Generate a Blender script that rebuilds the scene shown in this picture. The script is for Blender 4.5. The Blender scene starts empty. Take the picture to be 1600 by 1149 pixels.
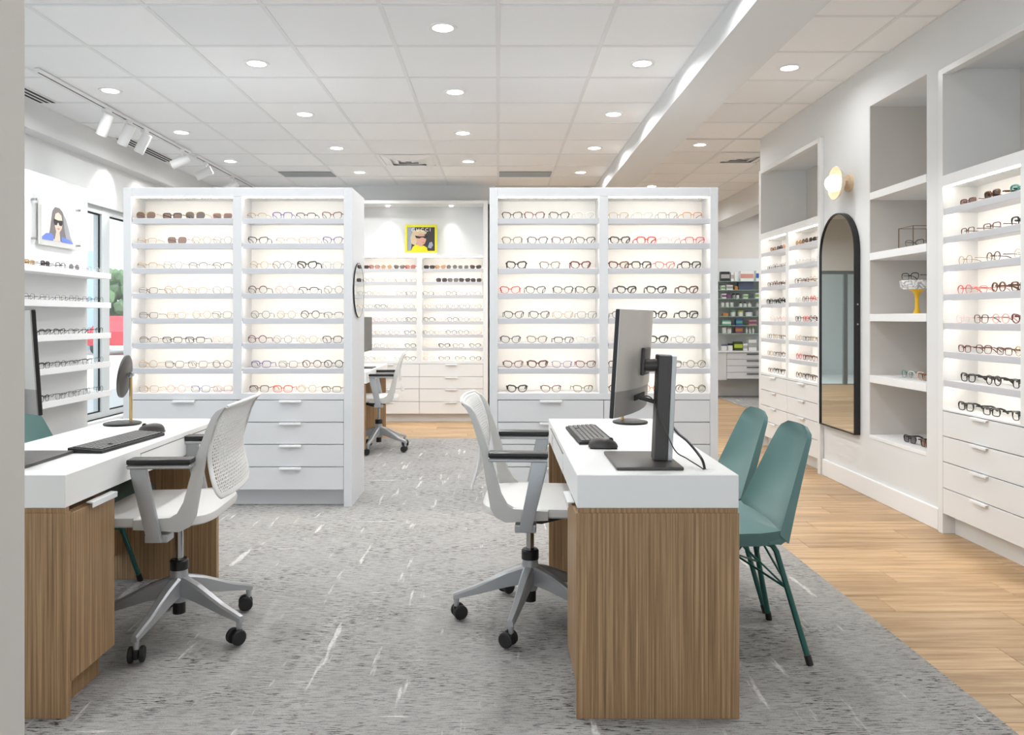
import bpy, bmesh, math, random
from mathutils import Vector, Matrix
C = bpy.context.scene.collection
R = math.radians
random.seed(7)

# ------------------------------------------------------------------ camera, world, exposure
F, VX, VY, EYE = 1222.0, 778.0, 498.0, 1.22
cam_d = bpy.data.cameras.new('camera'); cam = bpy.data.objects.new('camera', cam_d); C.objects.link(cam)
cam.location = (0, 0, EYE); cam.rotation_euler = (R(90), 0, 0)
cam_d.sensor_fit = 'HORIZONTAL'; cam_d.sensor_width = 36.0; cam_d.lens = 36.0*F/1600
cam_d.shift_x = (800-VX)/1600; cam_d.shift_y = -(574.5-VY)/1600
cam_d.clip_start = 0.05; cam_d.clip_end = 200
S = bpy.context.scene
S.camera = cam
S.view_settings.view_transform = 'Standard'; S.view_settings.look = 'None'
S.view_settings.exposure = 0.33; S.view_settings.gamma = 1.0; S.view_settings.use_curve_mapping = False
W = bpy.data.worlds.new('sky'); S.world = W; W.use_nodes = True
bg = W.node_tree.nodes['Background']; bg.inputs[0].default_value = (0.84, 0.925, 1.0, 1); bg.inputs[1].default_value = 1.3
S.cycles.max_bounces = 10; S.cycles.diffuse_bounces = 6; S.cycles.glossy_bounces = 4
S.cycles.transparent_max_bounces = 24; S.cycles.transmission_bounces = 6
S.cycles.sample_clamp_indirect = 6.0
sun_d = bpy.data.lights.new('sun', 'SUN'); sun_d.energy = 4.5; sun_d.angle = R(1.5); sun_d.color = (1, .97, .92)
sun = bpy.data.objects.new('sun', sun_d); C.objects.link(sun); sun.rotation_euler = Vector((-.72, .22, -.66)).to_track_quat('-Z', 'Y').to_euler()
LED = 17.0          # shelf strip emission
DOWN = 8.0         # downlight lamp power (W)
SPOT = 16.0        # track spot power

# ------------------------------------------------------------------ materials
def lin(c):
    r = []
    for v in c[:3]:
        v = v/255.0
        r.append(v/12.92 if v <= 0.04045 else ((v+0.055)/1.055)**2.4)
    return (r[0], r[1], r[2], 1.0)
M = {}
def mat(name, rgb, rough=0.5, metal=0.0, spec=0.5, emit=None, es=0.0):
    m = bpy.data.materials.new(name); m.use_nodes = True
    b = m.node_tree.nodes['Principled BSDF']
    b.inputs['Base Color'].default_value = lin(rgb); b.inputs['Roughness'].default_value = rough
    b.inputs['Metallic'].default_value = metal; b.inputs['Specular IOR Level'].default_value = spec
    if emit:
        b.inputs['Emission Color'].default_value = lin(emit); b.inputs['Emission Strength'].default_value = es
    M[name] = m
    return m
def nodes(m): return m.node_tree.nodes, m.node_tree.links
def ramp(n, stops):
    cr = n.color_ramp
    while len(cr.elements) > 1: cr.elements.remove(cr.elements[-1])
    cr.elements[0].position = stops[0][0]; cr.elements[0].color = stops[0][1]
    for p, c in stops[1:]:
        e = cr.elements.new(p); e.color = c
    return n
def clear(name, tint, fac_gloss=0.07, rough=0.02, ior=1.4):
    m = bpy.data.materials.new(name); m.use_nodes = True
    N, L = nodes(m); N.clear()
    o = N.new('ShaderNodeOutputMaterial'); t = N.new('ShaderNodeBsdfTransparent'); g = N.new('ShaderNodeBsdfGlossy')
    mx = N.new('ShaderNodeMixShader'); lw = N.new('ShaderNodeLayerWeight'); lw.inputs[0].default_value = 0.5
    pw = N.new('ShaderNodeMath'); pw.operation = 'POWER'; pw.inputs[1].default_value = 4.0; ma = N.new('ShaderNodeMath'); ma.operation = 'MULTIPLY_ADD'; ma.inputs[1].default_value = 0.6; ma.inputs[2].default_value = fac_gloss*0.5
    L.new(lw.outputs['Facing'], pw.inputs[0]); L.new(pw.outputs[0], ma.inputs[0])
    t.inputs[0].default_value = tint; g.inputs[1].default_value = rough
    L.new(ma.outputs[0], mx.inputs[0]); L.new(t.outputs[0], mx.inputs[1]); L.new(g.outputs[0], mx.inputs[2]); L.new(mx.outputs[0], o.inputs[0])
    M[name] = m
    return m
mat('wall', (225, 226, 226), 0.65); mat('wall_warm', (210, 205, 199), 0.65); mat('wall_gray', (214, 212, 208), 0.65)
mat('cab', (216, 217, 219), 0.35); mat('cab_wall', (230, 230, 229), 0.35); mat('lip', (200, 201, 205), 0.35, 0.0); mat('handle', (238, 238, 238), 0.3)
mat('back', (240, 239, 236), 0.5); mat('gap', (120, 118, 116), 0.7)
mat('trim', (240, 240, 240), 0.45); mat('solid_white', (243, 242, 240), 0.28)
mat('black', (22, 21, 21), 0.35); mat('black_rough', (28, 27, 27), 0.6); mat('dark_gray', (66, 62, 59), 0.38)
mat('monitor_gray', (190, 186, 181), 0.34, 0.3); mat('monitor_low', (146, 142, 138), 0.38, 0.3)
mat('key', (104, 102, 100), 0.45); mat('chrome', (190, 190, 190), 0.12, 1.0); mat('alu', (176, 178, 180), 0.32, 0.45)
mat('silver', (185, 186, 186), 0.35, 0.6); mat('plastic_white', (236, 234, 231), 0.42); mat('plastic_gray', (205, 203, 199), 0.42)
mat('teal', (94, 128, 126), 0.32); mat('teal_dark', (22, 84, 76), 0.35); mat('brass', (196, 164, 112), 0.3, 0.9); mat('brass_dark', (120, 98, 66), 0.35, 0.8)
mat('yellow', (236, 184, 20), 0.35); mat('yellow_green', (222, 214, 20), 0.5); mat('paper', (238, 236, 232), 0.6)
mat('glass_green_edge', (150, 178, 168), 0.2)
mat('led', (255, 246, 234), 0.5, emit=(255, 245, 230), es=LED)
mat('lens_light', (255, 255, 255), 0.5, emit=(255, 250, 242), es=6.0)
mat('globe_light', (255, 248, 225), 0.4, emit=(255, 238, 196), es=.95)
mat('mirror', (235, 240, 240), 0.01, 1.0)
mat('frame_pale', (214, 220, 221), 0.35, 0.1); mat('steel_frame', (150, 158, 162), 0.35, 0.6)
clear('window_glass', (0.97, 0.99, 1.0, 1)); clear('acrylic', (0.985, 0.985, 0.985, 1)); clear('partition_glass', (0.95, 0.985, 0.98, 1))
clear('lens_clear', (0.96, 0.96, 0.955, 1), ior=1.35)
clear('lens_brown', (0.34, 0.25, 0.22, 1)); clear('lens_gray', (0.24, 0.22, 0.23, 1)); clear('lens_pink', (0.62, 0.33, 0.30, 1)); clear('lens_teal', (0.35, 0.50, 0.50, 1)); clear('lens_orange', (0.62, 0.42, 0.28, 1)); clear('lens_dark', (0.10, 0.08, 0.08, 1))

def tile_material():
    m = mat('ceiling_tile', (236, 237, 238), 0.8); N, L = nodes(m); b = N['Principled BSDF']
    tc = N.new('ShaderNodeTexCoord'); n = N.new('ShaderNodeTexNoise'); n.inputs['Scale'].default_value = 160; n.inputs['Detail'].default_value = 3
    L.new(tc.outputs['Object'], n.inputs['Vector'])
    bp = N.new('ShaderNodeBump'); bp.inputs['Strength'].default_value = 0.12; bp.inputs['Distance'].default_value = 0.002
    L.new(n.outputs['Fac'], bp.inputs['Height']); L.new(bp.outputs[0], b.inputs['Normal'])
    oi = N.new('ShaderNodeObjectInfo'); r = ramp(N.new('ShaderNodeValToRGB'), [(0, lin((240, 241, 242))), (1, lin((248, 248, 248)))])
    L.new(oi.outputs['Random'], r.inputs[0]); L.new(r.outputs[0], b.inputs['Base Color'])
tile_material()
mat('grid_bar', (232, 232, 232), 0.5)

def wood(name, dark, midc, light, axis, fx, fy, rough=0.45, obj_var=False):
    """streaky veneer; axis 'desk' = vertical grain on any upright face, 'floor' = grain along world X"""
    m = mat(name, midc, rough); N, L = nodes(m); b = N['Principled BSDF']
    tc = N.new('ShaderNodeTexCoord'); sx = N.new('ShaderNodeSeparateXYZ'); L.new(tc.outputs['Object'], sx.inputs[0])
    cb = N.new('ShaderNodeCombineXYZ')
    oi = N.new('ShaderNodeObjectInfo')
    def mul(sock, k):
        q = N.new('ShaderNodeMath'); q.operation = 'MULTIPLY'; L.new(sock, q.inputs[0]); q.inputs[1].default_value = k; return q.outputs[0]
    def add(a, c):
        q = N.new('ShaderNodeMath'); q.operation = 'ADD'; L.new(a, q.inputs[0]); L.new(c, q.inputs[1]); return q.outputs[0]
    if axis == 'desk':
        a = add(sx.outputs['X'], sx.outputs['Y'])
        L.new(mul(a, fx), cb.inputs[0]); L.new(mul(sx.outputs['Z'], fy), cb.inputs[2])
    else:
        L.new(mul(sx.outputs['X'], fy), cb.inputs[0]); L.new(mul(sx.outputs['Y'], fx), cb.inputs[1]); L.new(mul(oi.outputs['Random'], 40), cb.inputs[2])
    n1 = N.new('ShaderNodeTexNoise'); n1.inputs['Scale'].default_value = 1.0; n1.inputs['Detail'].default_value = 5; n1.inputs['Roughness'].default_value = 0.65
    L.new(cb.outputs[0], n1.inputs['Vector'])
    r = ramp(N.new('ShaderNodeValToRGB'), [(0.30, lin(dark)), (0.48, lin(midc)), (0.68, lin(light))])
    L.new(n1.outputs['Fac'], r.inputs[0])
    out = r.outputs[0]
    if obj_var:
        hs = N.new('ShaderNodeHueSaturation'); mr = N.new('ShaderNodeMapRange'); mr.inputs[3].default_value = 0.86; mr.inputs[4].default_value = 1.12
        L.new(oi.outputs['Random'], mr.inputs[0]); L.new(mr.outputs[0], hs.inputs['Value']); L.new(out, hs.inputs['Color']); out = hs.outputs[0]
    L.new(out, b.inputs['Base Color'])
    bp = N.new('ShaderNodeBump'); bp.inputs['Strength'].default_value = 0.08; bp.inputs['Distance'].default_value = 0.001
    L.new(n1.outputs['Fac'], bp.inputs['Height']); L.new(bp.outputs[0], b.inputs['Normal'])
    return m
wood('veneer', (114, 87, 60), (154, 121, 85), (188, 156, 116), 'desk', 125, 1.6)
wood('plank_wood', (144, 113, 80), (180, 147, 108), (204, 174, 136), 'floor', 26, 1.8, 0.42, True)

def carpet_material():
    m = mat('carpet', (150, 147, 143), 0.95, spec=0.1); N, L = nodes(m); b = N['Principled BSDF']
    tc = N.new('ShaderNodeTexCoord')
    def noise(sx, sy, detail=2.0, rough=0.5, off=0.0):
        mp = N.new('ShaderNodeMapping'); mp.inputs['Scale'].default_value = (sx, sy, 1); mp.inputs['Location'].default_value = (off, off*0.7, 0)
        n = N.new('ShaderNodeTexNoise'); n.inputs['Scale'].default_value = 1.0; n.inputs['Detail'].default_value = detail; n.inputs['Roughness'].default_value = rough
        L.new(tc.outputs['Object'], mp.inputs[0]); L.new(mp.outputs[0], n.inputs['Vector']); return n.outputs['Fac']
    def step(f, lo, hi):
        q = N.new('ShaderNodeMapRange'); q.inputs[1].default_value = lo; q.inputs[2].default_value = hi; L.new(f, q.inputs[0]); return q.outputs[0]
    def mth(op, a, c):
        q = N.new('ShaderNodeMath'); q.operation = op
        for i, v in ((0, a), (1, c)):
            if isinstance(v, (int, float)): q.inputs[i].default_value = v
            else: L.new(v, q.inputs[i])
        return q.outputs[0]
    def mix(fac, a, c):
        q = N.new('ShaderNodeMix'); q.data_type = 'RGBA'; L.new(fac, q.inputs[0])
        for i, v in ((6, a), (7, c)):
            if isinstance(v, tuple): q.inputs[i].default_value = v
            else: L.new(v, q.inputs[i])
        return q.outputs[2]
    base = ramp(N.new('ShaderNodeValToRGB'), [(0.3, lin((140, 137, 134))), (0.7, lin((170, 168, 165)))])
    L.new(noise(14, 60, 4, 0.7), base.inputs[0])
    fine = step(noise(260, 300, 2, 0.6), 0.35, 0.72)
    col = mix(mth('MULTIPLY', fine, 0.45), base.outputs[0], lin((206, 203, 199)))
    dash = step(noise(20, 170, 3, 0.65, 3.0), 0.55, 0.59)
    patch = step(noise(2.6, 3.4, 3, 0.6, 9.0), 0.42, 0.62)
    col = mix(mth('MULTIPLY', mth('MULTIPLY', dash, mth('ADD', mth('MULTIPLY', patch, 0.62), 0.38)), 1.0), col, lin((50, 47, 46)))
    st = step(noise(15, 1.7, 4.0, 0.6, 5.0), 0.62, 0.68)
    st2 = step(noise(2.0, 24, 3.5, 0.55, 15.0), 0.675, 0.715)
    brk = step(noise(60, 60, 2, 0.6, 1.0), 0.36, 0.55)
    streak = mth('MULTIPLY', mth('MAXIMUM', st, st2), mth('ADD', mth('MULTIPLY', brk, 0.55), 0.4))
    col = mix(streak, col, lin((214, 211, 207)))
    L.new(col, b.inputs['Base Color'])
    bp = N.new('ShaderNodeBump'); bp.inputs['Strength'].default_value = 0.5; bp.inputs['Distance'].default_value = 0.004
    L.new(fine, bp.inputs['Height']); L.new(bp.outputs[0], b.inputs['Normal'])
carpet_material()

def marble():
    m = mat('marble', (232, 231, 230), 0.25); N, L = nodes(m); b = N['Principled BSDF']
    tc = N.new('ShaderNodeTexCoord'); n = N.new('ShaderNodeTexNoise'); n.inputs['Scale'].default_value = 22; n.inputs['Detail'].default_value = 6; n.inputs['Distortion'].default_value = 1.5
    L.new(tc.outputs['Object'], n.inputs['Vector'])
    r = ramp(N.new('ShaderNodeValToRGB'), [(0.40, lin((236, 235, 233))), (0.49, lin((150, 150, 152))), (0.56, lin((236, 235, 233)))])
    L.new(n.outputs['Fac'], r.inputs[0]); L.new(r.outputs[0], b.inputs['Base Color'])
marble()

# ------------------------------------------------------------------ mesh helpers
class MB:
    def __init__(s): s.bm = bmesh.new()
    def box(s, x0, x1, y0, y1, z0, z1, bev=0.0, seg=1):
        g = bmesh.ops.create_cube(s.bm, size=1.0)
        for v in g['verts']:
            v.co = Vector((x0+(v.co.x+.5)*(x1-x0), y0+(v.co.y+.5)*(y1-y0), z0+(v.co.z+.5)*(z1-z0)))
        if bev > 0:
            es = list({e for v in g['verts'] for e in v.link_edges})
            bmesh.ops.bevel(s.bm, geom=es, offset=bev, segments=seg, profile=0.6, affect='EDGES')
        return s
    def faces(s, vs, fs):
        b = [s.bm.verts.new(v) for v in vs]
        for f in fs:
            try: s.bm.faces.new([b[i] for i in f])
            except ValueError: pass
        return s
    def prism(s, poly, lo, hi, axis='y', bev=0.0):
        """polygon of 2D points extruded along axis; the two coordinates are the remaining axes in xyz order"""
        def P(p, t):
            return {'x': (t, p[0], p[1]), 'y': (p[0], t, p[1]), 'z': (p[0], p[1], t)}[axis]
        n = len(poly); a = [s.bm.verts.new(P(p, lo)) for p in poly]; b = [s.bm.verts.new(P(p, hi)) for p in poly]
        fs = [s.bm.faces.new(a), s.bm.faces.new(b[::-1])]
        for i in range(n): fs.append(s.bm.faces.new((a[i], b[i], b[(i+1) % n], a[(i+1) % n])))
        if bev > 0:
            es = list({e for f in fs[:2] for e in f.edges})
            bmesh.ops.bevel(s.bm, geom=es, offset=bev, segments=2, profile=0.6, affect='EDGES')
        return s
    def tube(s, pts, r, n=8, closed=False, flat=None):
        """tube along pts; r a number or one per point; flat = (width, height) factors"""
        pts = [Vector(p) for p in pts]; m = len(pts); rings = []
        up = None
        for i, p in enumerate(pts):
            if closed: t = pts[(i+1) % m]-pts[i-1]
            else: t = pts[min(i+1, m-1)]-pts[max(i-1, 0)]
            t.normalize()
            ref = Vector((0, 0, 1)) if abs(t.z) < 0.95 else Vector((1, 0, 0))
            if up is None: a = t.cross(ref).normalized()
            else:
                a = (up - t*up.dot(t))
                a = a.normalized() if a.length > 1e-6 else t.cross(ref).normalized()
            up = a; b = t.cross(a); rr = r[i] if isinstance(r, (list, tuple)) else r
            fw, fh = flat or (1, 1)
            rings.append([s.bm.verts.new(p + (a*math.cos(2*math.pi*(k+.5)/n)*fw + b*math.sin(2*math.pi*(k+.5)/n)*fh)*rr) for k in range(n)])
        for i in range(m if closed else m-1):
            A, B = rings[i], rings[(i+1) % m]
            for k in range(n): s.bm.faces.new((A[k], A[(k+1) % n], B[(k+1) % n], B[k]))
        if not closed:
            s.bm.faces.new(rings[0][::-1]); s.bm.faces.new(rings[-1])
        return s
    def lathe(s, prof, n=24, c=(0, 0, 0), axis='z'):
        """profile of (radius, height) turned about an axis through c"""
        def P(r, h, a):
            x, y = r*math.cos(a), r*math.sin(a)
            v = {'z': (x, y, h), 'x': (h, x, y), 'y': (x, h, y)}[axis]
            return (v[0]+c[0], v[1]+c[1], v[2]+c[2])
        rings = []
        for r, h in prof:
            if r < 1e-6: rings.append([s.bm.verts.new(P(0, h, 0))])
            else: rings.append([s.bm.verts.new(P(r, h, 2*math.pi*k/n)) for k in range(n)])
        for A, B in zip(rings, rings[1:]):
            for k in range(n):
                f = [A[k % len(A)], A[(k+1) % len(A)], B[(k+1) % len(B)], B[k % len(B)]]
                u = []
                for v in f:
                    if v not in u: u.append(v)
                if len(u) > 2:
                    try: s.bm.faces.new(u)
                    except ValueError: pass
        return s
    def xf(s, mtx):
        bmesh.ops.transform(s.bm, matrix=mtx, verts=s.bm.verts); return s
    def mesh(s, name, smooth=True, ang=35):
        bmesh.ops.recalc_face_normals(s.bm, faces=s.bm.faces)
        me = bpy.data.meshes.new(name); s.bm.to_mesh(me); s.bm.free()
        if smooth and len(me.polygons):
            me.polygons.foreach_set('use_smooth', [True]*len(me.polygons)); me.set_sharp_from_angle(angle=R(ang))
        return me
    def build(s, name, m, parent=None, smooth=True, ang=35):
        return inst(name, s.mesh(name, smooth, ang), m, parent)
def inst(name, me, m, parent=None, loc=None, rot=None, scale=None):
    o = bpy.data.objects.new(name, me); C.objects.link(o)
    ml = m if isinstance(m, (list, tuple)) else [m]
    if len(me.materials) == 0:
        for q in ml: me.materials.append(M[q])
    for i, q in enumerate(ml):
        if me.materials[i] != M[q]:
            o.material_slots[i].link = 'OBJECT'; o.material_slots[i].material = M[q]
    if parent: o.parent = parent
    if loc: o.location = loc
    if rot: o.rotation_euler = rot
    if scale: o.scale = scale
    return o
def tag(o, label=None, cat=None, group=None, kind=None):
    if label: o['label'] = label
    if cat: o['category'] = cat
    if group: o['group'] = group
    if kind: o['kind'] = kind
    return o
def thing(name, label, cat, loc=(0, 0, 0), rz=0.0, group=None):
    o = bpy.data.objects.new(name, None); C.objects.link(o); o.empty_display_size = 0.1
    o.location = loc; o.rotation_euler = (0, 0, rz)
    return tag(o, label, cat, group)
def structure(name, mb, m, label=None, parent=None, smooth=False):
    o = mb.build(name, m, parent, smooth)
    if parent is None: tag(o, label, kind='structure')
    return o
def copy_tree(root, loc, rz, label):
    r = root.copy(); C.objects.link(r); r.location = loc; r.rotation_euler = (0, 0, rz); r['label'] = label
    for ch in list(root.children):
        c = ch.copy(); C.objects.link(c); c.parent = r
        for g in ch.children:
            d = g.copy(); C.objects.link(d); d.parent = c
    return r
def px(x, d): return (x-VX)/F*d
def pz(y, d): return EYE-(y-VY)/F*d

# ------------------------------------------------------------------ setting: floor, carpet
XL, XR, XF = -3.60, 2.55, 4.60            # left wall, right wall, far room's right wall
ZC, ZR = 2.84, 2.96                       # ceiling heights left and right of the beam
floor = structure('floor', MB().box(XL-.2, XF+.2, -2.6, 14.6, -0.12, -0.012), 'gap', 'oak plank floor along the right wall and beyond the carpet')
pm = {}
def plank(x0, x1, y0, y1):
    w, h = round(x1-x0, 3), round(y1-y0, 3)
    if (w, h) not in pm: pm[(w, h)] = MB().box(-w/2+.0008, w/2-.0008, -h/2+.0008, h/2-.0008, -.012, 0, .0012).mesh('plank', False)
    inst('plank', pm[(w, h)], 'plank_wood', floor, ((x0+x1)/2, (y0+y1)/2, 0))
PW, PL = 0.18, 1.22
def plank_field(X0, X1, Y0, Y1):
    y = Y0; k = 0
    while y < Y1-.01:
        x = X0 - [0.0, .43, .86, .24, .67][k % 5]
        while x < X1-.01:
            a, b = max(x, X0), min(x+PL, X1)
            if b-a > .05: plank(a, b, y, min(y+PW, Y1))
            x += PL
        y += PW; k += 1
plank_field(1.30, 2.62, 2.0, 7.76)
plank_field(-1.9, 3.44, 7.76, 12.26)
structure('floor_far', MB().box(XL, XF, 12.26, 14.6, -.012, 0), 'plank_wood', 'oak floor at the far back by the glass partition')
structure('floor_near', MB().box(1.52, 2.62, -2.6, 2.0, -.012, 0), 'plank_wood', 'oak floor strip nearest the camera')
structure('carpet', MB().box(XL, 1.52, -2.6, 7.93, -.012, .006), 'carpet', 'grey carpet with dark flecks and white streaks under the desks')
structure('carpet_far', MB().box(3.39, XF, 7.6, 12.3, -.012, .006), 'carpet', 'grey carpet in the far product room')

# ------------------------------------------------------------------ right wall with niches
NICHE = (4.65, 5.37, .42, 2.675)
mb = MB(); T = 2.97
mb.box(XR, T, -2.6, 7.60, 2.675, 3.05)                     # above all openings
mb.box(XR, T, 7.555, 7.60, 0, 2.675); mb.box(XR, T, 5.37, 6.115, 0, 2.675); mb.box(XR, T, 4.48, 4.65, 0, 2.675)
mb.box(XR, T, 4.65, 5.37, 0, .42); mb.box(XR, T, -2.6, 2.98, 0, 2.675)
mb.box(XR, T, 6.115, 7.555, 2.64, 2.675); mb.box(XR, T, 2.98, 4.48, 2.64, 2.675)
mb.box(T, T+.05, -2.6, 7.60, 0, 3.05)
wall_right = structure('wall_right', mb, 'wall', 'white right wall with recessed display niches')
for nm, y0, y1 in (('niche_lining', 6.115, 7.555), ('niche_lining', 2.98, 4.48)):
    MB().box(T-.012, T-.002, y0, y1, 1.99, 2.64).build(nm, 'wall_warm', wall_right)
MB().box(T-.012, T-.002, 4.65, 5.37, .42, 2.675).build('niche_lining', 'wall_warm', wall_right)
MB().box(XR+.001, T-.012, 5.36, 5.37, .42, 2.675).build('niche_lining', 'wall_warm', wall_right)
for zt in (2.081, 1.668, 1.251, .833):
    MB().box(XR-.004, T-.012, 4.651, 5.36, zt-.05, zt, .002).build('shelf', 'trim', wall_right)
MB().box(XR-.004, T-.012, 4.651, 5.36, .40, .425, .002).build('shelf', 'trim', wall_right)
bb = structure('baseboard_right', MB().box(XR-.018, XR, 4.50, 6.11, 0, .125, .003).box(XR-.018, XR, 7.56, 7.6, 0, .125, .003), 'trim', 'white baseboard along the right wall')
structure('wall_far_right', MB().box(XF, XF+.1, 7.0, 14.6, 0, 3.2), 'wall', 'side wall of the far product room')
structure('wall_far_near', MB().box(T+.05, XF, 7.55, 7.60, 0, 3.2), 'wall', 'hidden return wall behind the niches')
structure('wall_far', MB().box(2.60, XF, 12.42, 12.52, 0, 3.2), 'wall_warm', 'warm grey back wall of the far product room')

# back wall behind the centre cabinet, and glazed partition far behind
mb = MB(); mb.box(XL, -1.76, 9.53, 10.2, 0, 3.05).box(-.08, -.03, 9.53, 10.2, 0, 3.05).box(-1.76, -.08, 9.53, 10.2, 2.615, 3.05).box(-1.76, -.08, 9.86, 10.2, 0, 2.615)
structure('wall_back', mb, 'wall', 'white back wall around the centre display cabinet')
structure('wall_partition', MB().box(XL, XF, 14.4, 14.5, 2.1, 3.2).box(1.75, XF, 14.4, 14.5, 0, 2.1).box(XL, -2.4, 14.4, 14.5, 0, 2.1), 'wall_gray', 'grey wall over the glass partition at the far back')
door = structure('door_1', MB().box(-2.4, 1.75, 14.42, 14.48, 2.04, 2.1).box(-2.4, -2.33, 14.42, 14.48, 0, 2.04).box(-1.42, -1.35, 14.42, 14.48, 0, 2.04).box(-.42, -.35, 14.42, 14.48, 0, 2.04).box(.62, .69, 14.42, 14.48, 0, 2.04).box(1.68, 1.75, 14.42, 14.48, 0, 2.04), 'steel_frame', 'glass sliding doors seen in the arched mirror')
for a in (-2.33, -1.35, -.35, .69):
    MB().box(a, a+.99 if a < .6 else 1.68, 14.445, 14.455, 0, 2.04).build('pane', 'partition_glass', door)
structure('wall_office', MB().box(-3.2, 2.6, 17.0, 17.1, 0, 3.2).box(-3.2, 2.6, 14.5, 17.0, 3.1, 3.2).box(-3.3, -3.2, 14.5, 17.0, 0, 3.2).box(2.6, 2.7, 14.5, 17.0, 0, 3.2).box(-3.2, 2.6, 14.5, 17.0, -.1, 0), 'wall', 'white room behind the glass partition')

# ------------------------------------------------------------------ left wall, windows, soffit
ZS, ZH = .31, 2.24
def wall_with_windows():
    mb = MB(); spans = [(-.2, 4.6), (5.9, 8.9)]
    mb.box(XL-.16, XL, -1.0, 14.6, 0, ZS).box(XL-.16, XL, -1.0, 14.6, ZH, 3.1)
    y = -1.0
    for a, b in spans: mb.box(XL-.16, XL, y, a, ZS, ZH); y = b
    mb.box(XL-.16, XL, y, 14.6, ZS, ZH)
    return mb
structure('wall_left', wall_with_windows(), 'wall', 'white left wall with tall windows')
def window(name, y0, y1, mulls, label):
    mb = MB(); xa, xb = XL-.12, XL-.04
    mb.box(xa+.002, xb-.002, y0, y1, ZH-.06, ZH-.001).box(xa+.002, xb-.002, y0, y1, ZS+.001, ZS+.05)
    for a, b in [(y0, y0+.06)] + mulls + [(y1-.06, y1)]: mb.box(xa, xb, a, b, ZS, ZH)
    w = structure(name, mb, 'frame_pale', label)
    e = [y0+.06] + [v for m_ in mulls for v in m_] + [y1-.06]
    for a, b in zip(e[0::2], e[1::2]):
        MB().box(xa+.035, xa+.045, a, b, ZS+.05, ZH-.06).build('pane', 'window_glass', w)
        g = MB()
        for u0, u1, v0, v1 in ((a, a+.014, ZS+.05, ZH-.06), (b-.014, b, ZS+.05, ZH-.06), (a, b, ZS+.05, ZS+.062), (a, b, ZH-.074, ZH-.06)): g.box(xa+.05, xa+.06, u0, u1, v0, v1)
        g.build('gasket', 'black_rough', w)
    MB().box(XL-.16, XL+.05, y0-.03, y1+.03, ZS-.03, ZS, .004).build('sill', 'trim', w)
    return w
window('window_1', 5.9, 8.9, [(7.19, 7.33), (8.1, 8.25)], 'tall aluminium window behind the eyewear wall panel')
window('window_2', -.2, 4.6, [(.95, 1.1), (2.15, 2.3), (3.35, 3.5)], 'tall aluminium window beside the left desk')
structure('trim_1', MB().box(XL, -3.47, -1.0, 9.53, 2.63, 3.05), 'wall', 'white soffit running above the left windows')
structure('trim_2', MB().box(1.194, 1.54, -2.6, 12.4, 2.69, 3.05), 'wall', 'long dropped ceiling beam')
structure('trim_3', MB().box(3.31, 3.61, 7.6, 12.42, 2.67, 3.05), 'wall', 'bulkhead across the ceiling of the far product room')
structure('wall_corner', MB().box(-1.55, -.9925, 1.42, 1.64, 0, 2.86), 'wall_warm', 'near wall end cropping the left edge of the picture')

# ------------------------------------------------------------------ ceiling: slab, tiles, grid
ceiling = structure('ceiling', MB().box(XL, 1.2, -2.6, 9.53, ZC+.02, 3.05).box(1.5, XF, -2.6, 14.6, ZR+.02, 3.2).box(XL, 1.5, 9.53, 14.6, 3.05, 3.2).box(3.61, XF, 7.6, 12.42, ZR+.02, 3.2), 'wall', 'suspended ceiling of square white tiles')
tm = {}
def ctile(x0, x1, y0, y1, z):
    w, h = round(x1-x0, 3), round(y1-y0, 3)
    if w < .03 or h < .03: return
    if (w, h) not in tm: tm[(w, h)] = MB().box(-w/2+.011, w/2-.011, -h/2+.011, h/2-.011, 0.002, .014, .002).mesh('ceiling_tile', False)
    inst('ceiling_tile', tm[(w, h)], 'ceiling_tile', ceiling, ((x0+x1)/2, (y0+y1)/2, z))
def zone(xs, ys, z, skip=()):
    g = MB()
    for x in xs: g.box(x-.012, x+.012, ys[0], ys[-1], z-.001, z+.003)
    for y in ys: g.box(xs[0], xs[-1], y-.012, y+.012, z-.0012, z+.0028)
    g.build('ceiling_grid', 'grid_bar', ceiling, False)
    for i in range(len(xs)-1):
        for j in range(len(ys)-1):
            if (i, j) in skip: continue
            ctile(xs[i], xs[i+1], ys[j], ys[j+1], z)
XA = [-3.47] + [-3.05+.61*k for k in range(7)] + [1.194]
YA = [2.82+.61*k for k in range(12)]
# tiles replaced by the air diffuser
zone(XA, YA, ZC, skip={(4, 8)})
YB = [2.67+.61*k for k in range(17)]
zone([1.54, 1.70, 2.31, XR], YB[:9], ZR)
zone([1.54, 1.70, 2.31, 2.92, 3.31], [7.60]+YB[9:], ZR, skip={(2, 1)})

# ------------------------------------------------------------------ downlights and vents
ringm = MB().lathe([(.058, -.004), (.078, -.006), (.080, 0), (.058, .001)], 28).mesh('trim_ring')
lensm = MB().lathe([(0, -.003), (.058, -.003), (.058, .001)], 28).mesh('lens')
def downlight(x, y, z, label):
    t = thing('recessed_downlight', label, 'ceiling light', (x, y, z-.001), 0, 'recessed downlights in the tiled ceiling')
    inst('trim_ring', ringm, 'trim', t); inst('lens', lensm, 'lens_light', t)
    l = bpy.data.lights.new('downlight_lamp', 'AREA'); l.shape = 'DISK'; l.size = .11; l.spread = R(166); l.energy = DOWN*(.5 if x > 1.5 else 1); l.color = (.965, .985, 1)
    o = bpy.data.objects.new('downlight_lamp', l); C.objects.link(o); o.parent = t; o.location = (0, 0, -.012)
ordn = ['first', 'second', 'third', 'fourth', 'fifth', 'sixth', 'seventh', 'eighth', 'ninth']
for k in range(4): downlight(-.306, 4.35+1.235*k, ZC, 'round downlight in the middle row over the aisle, %s from the camera' % ordn[k])
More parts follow.
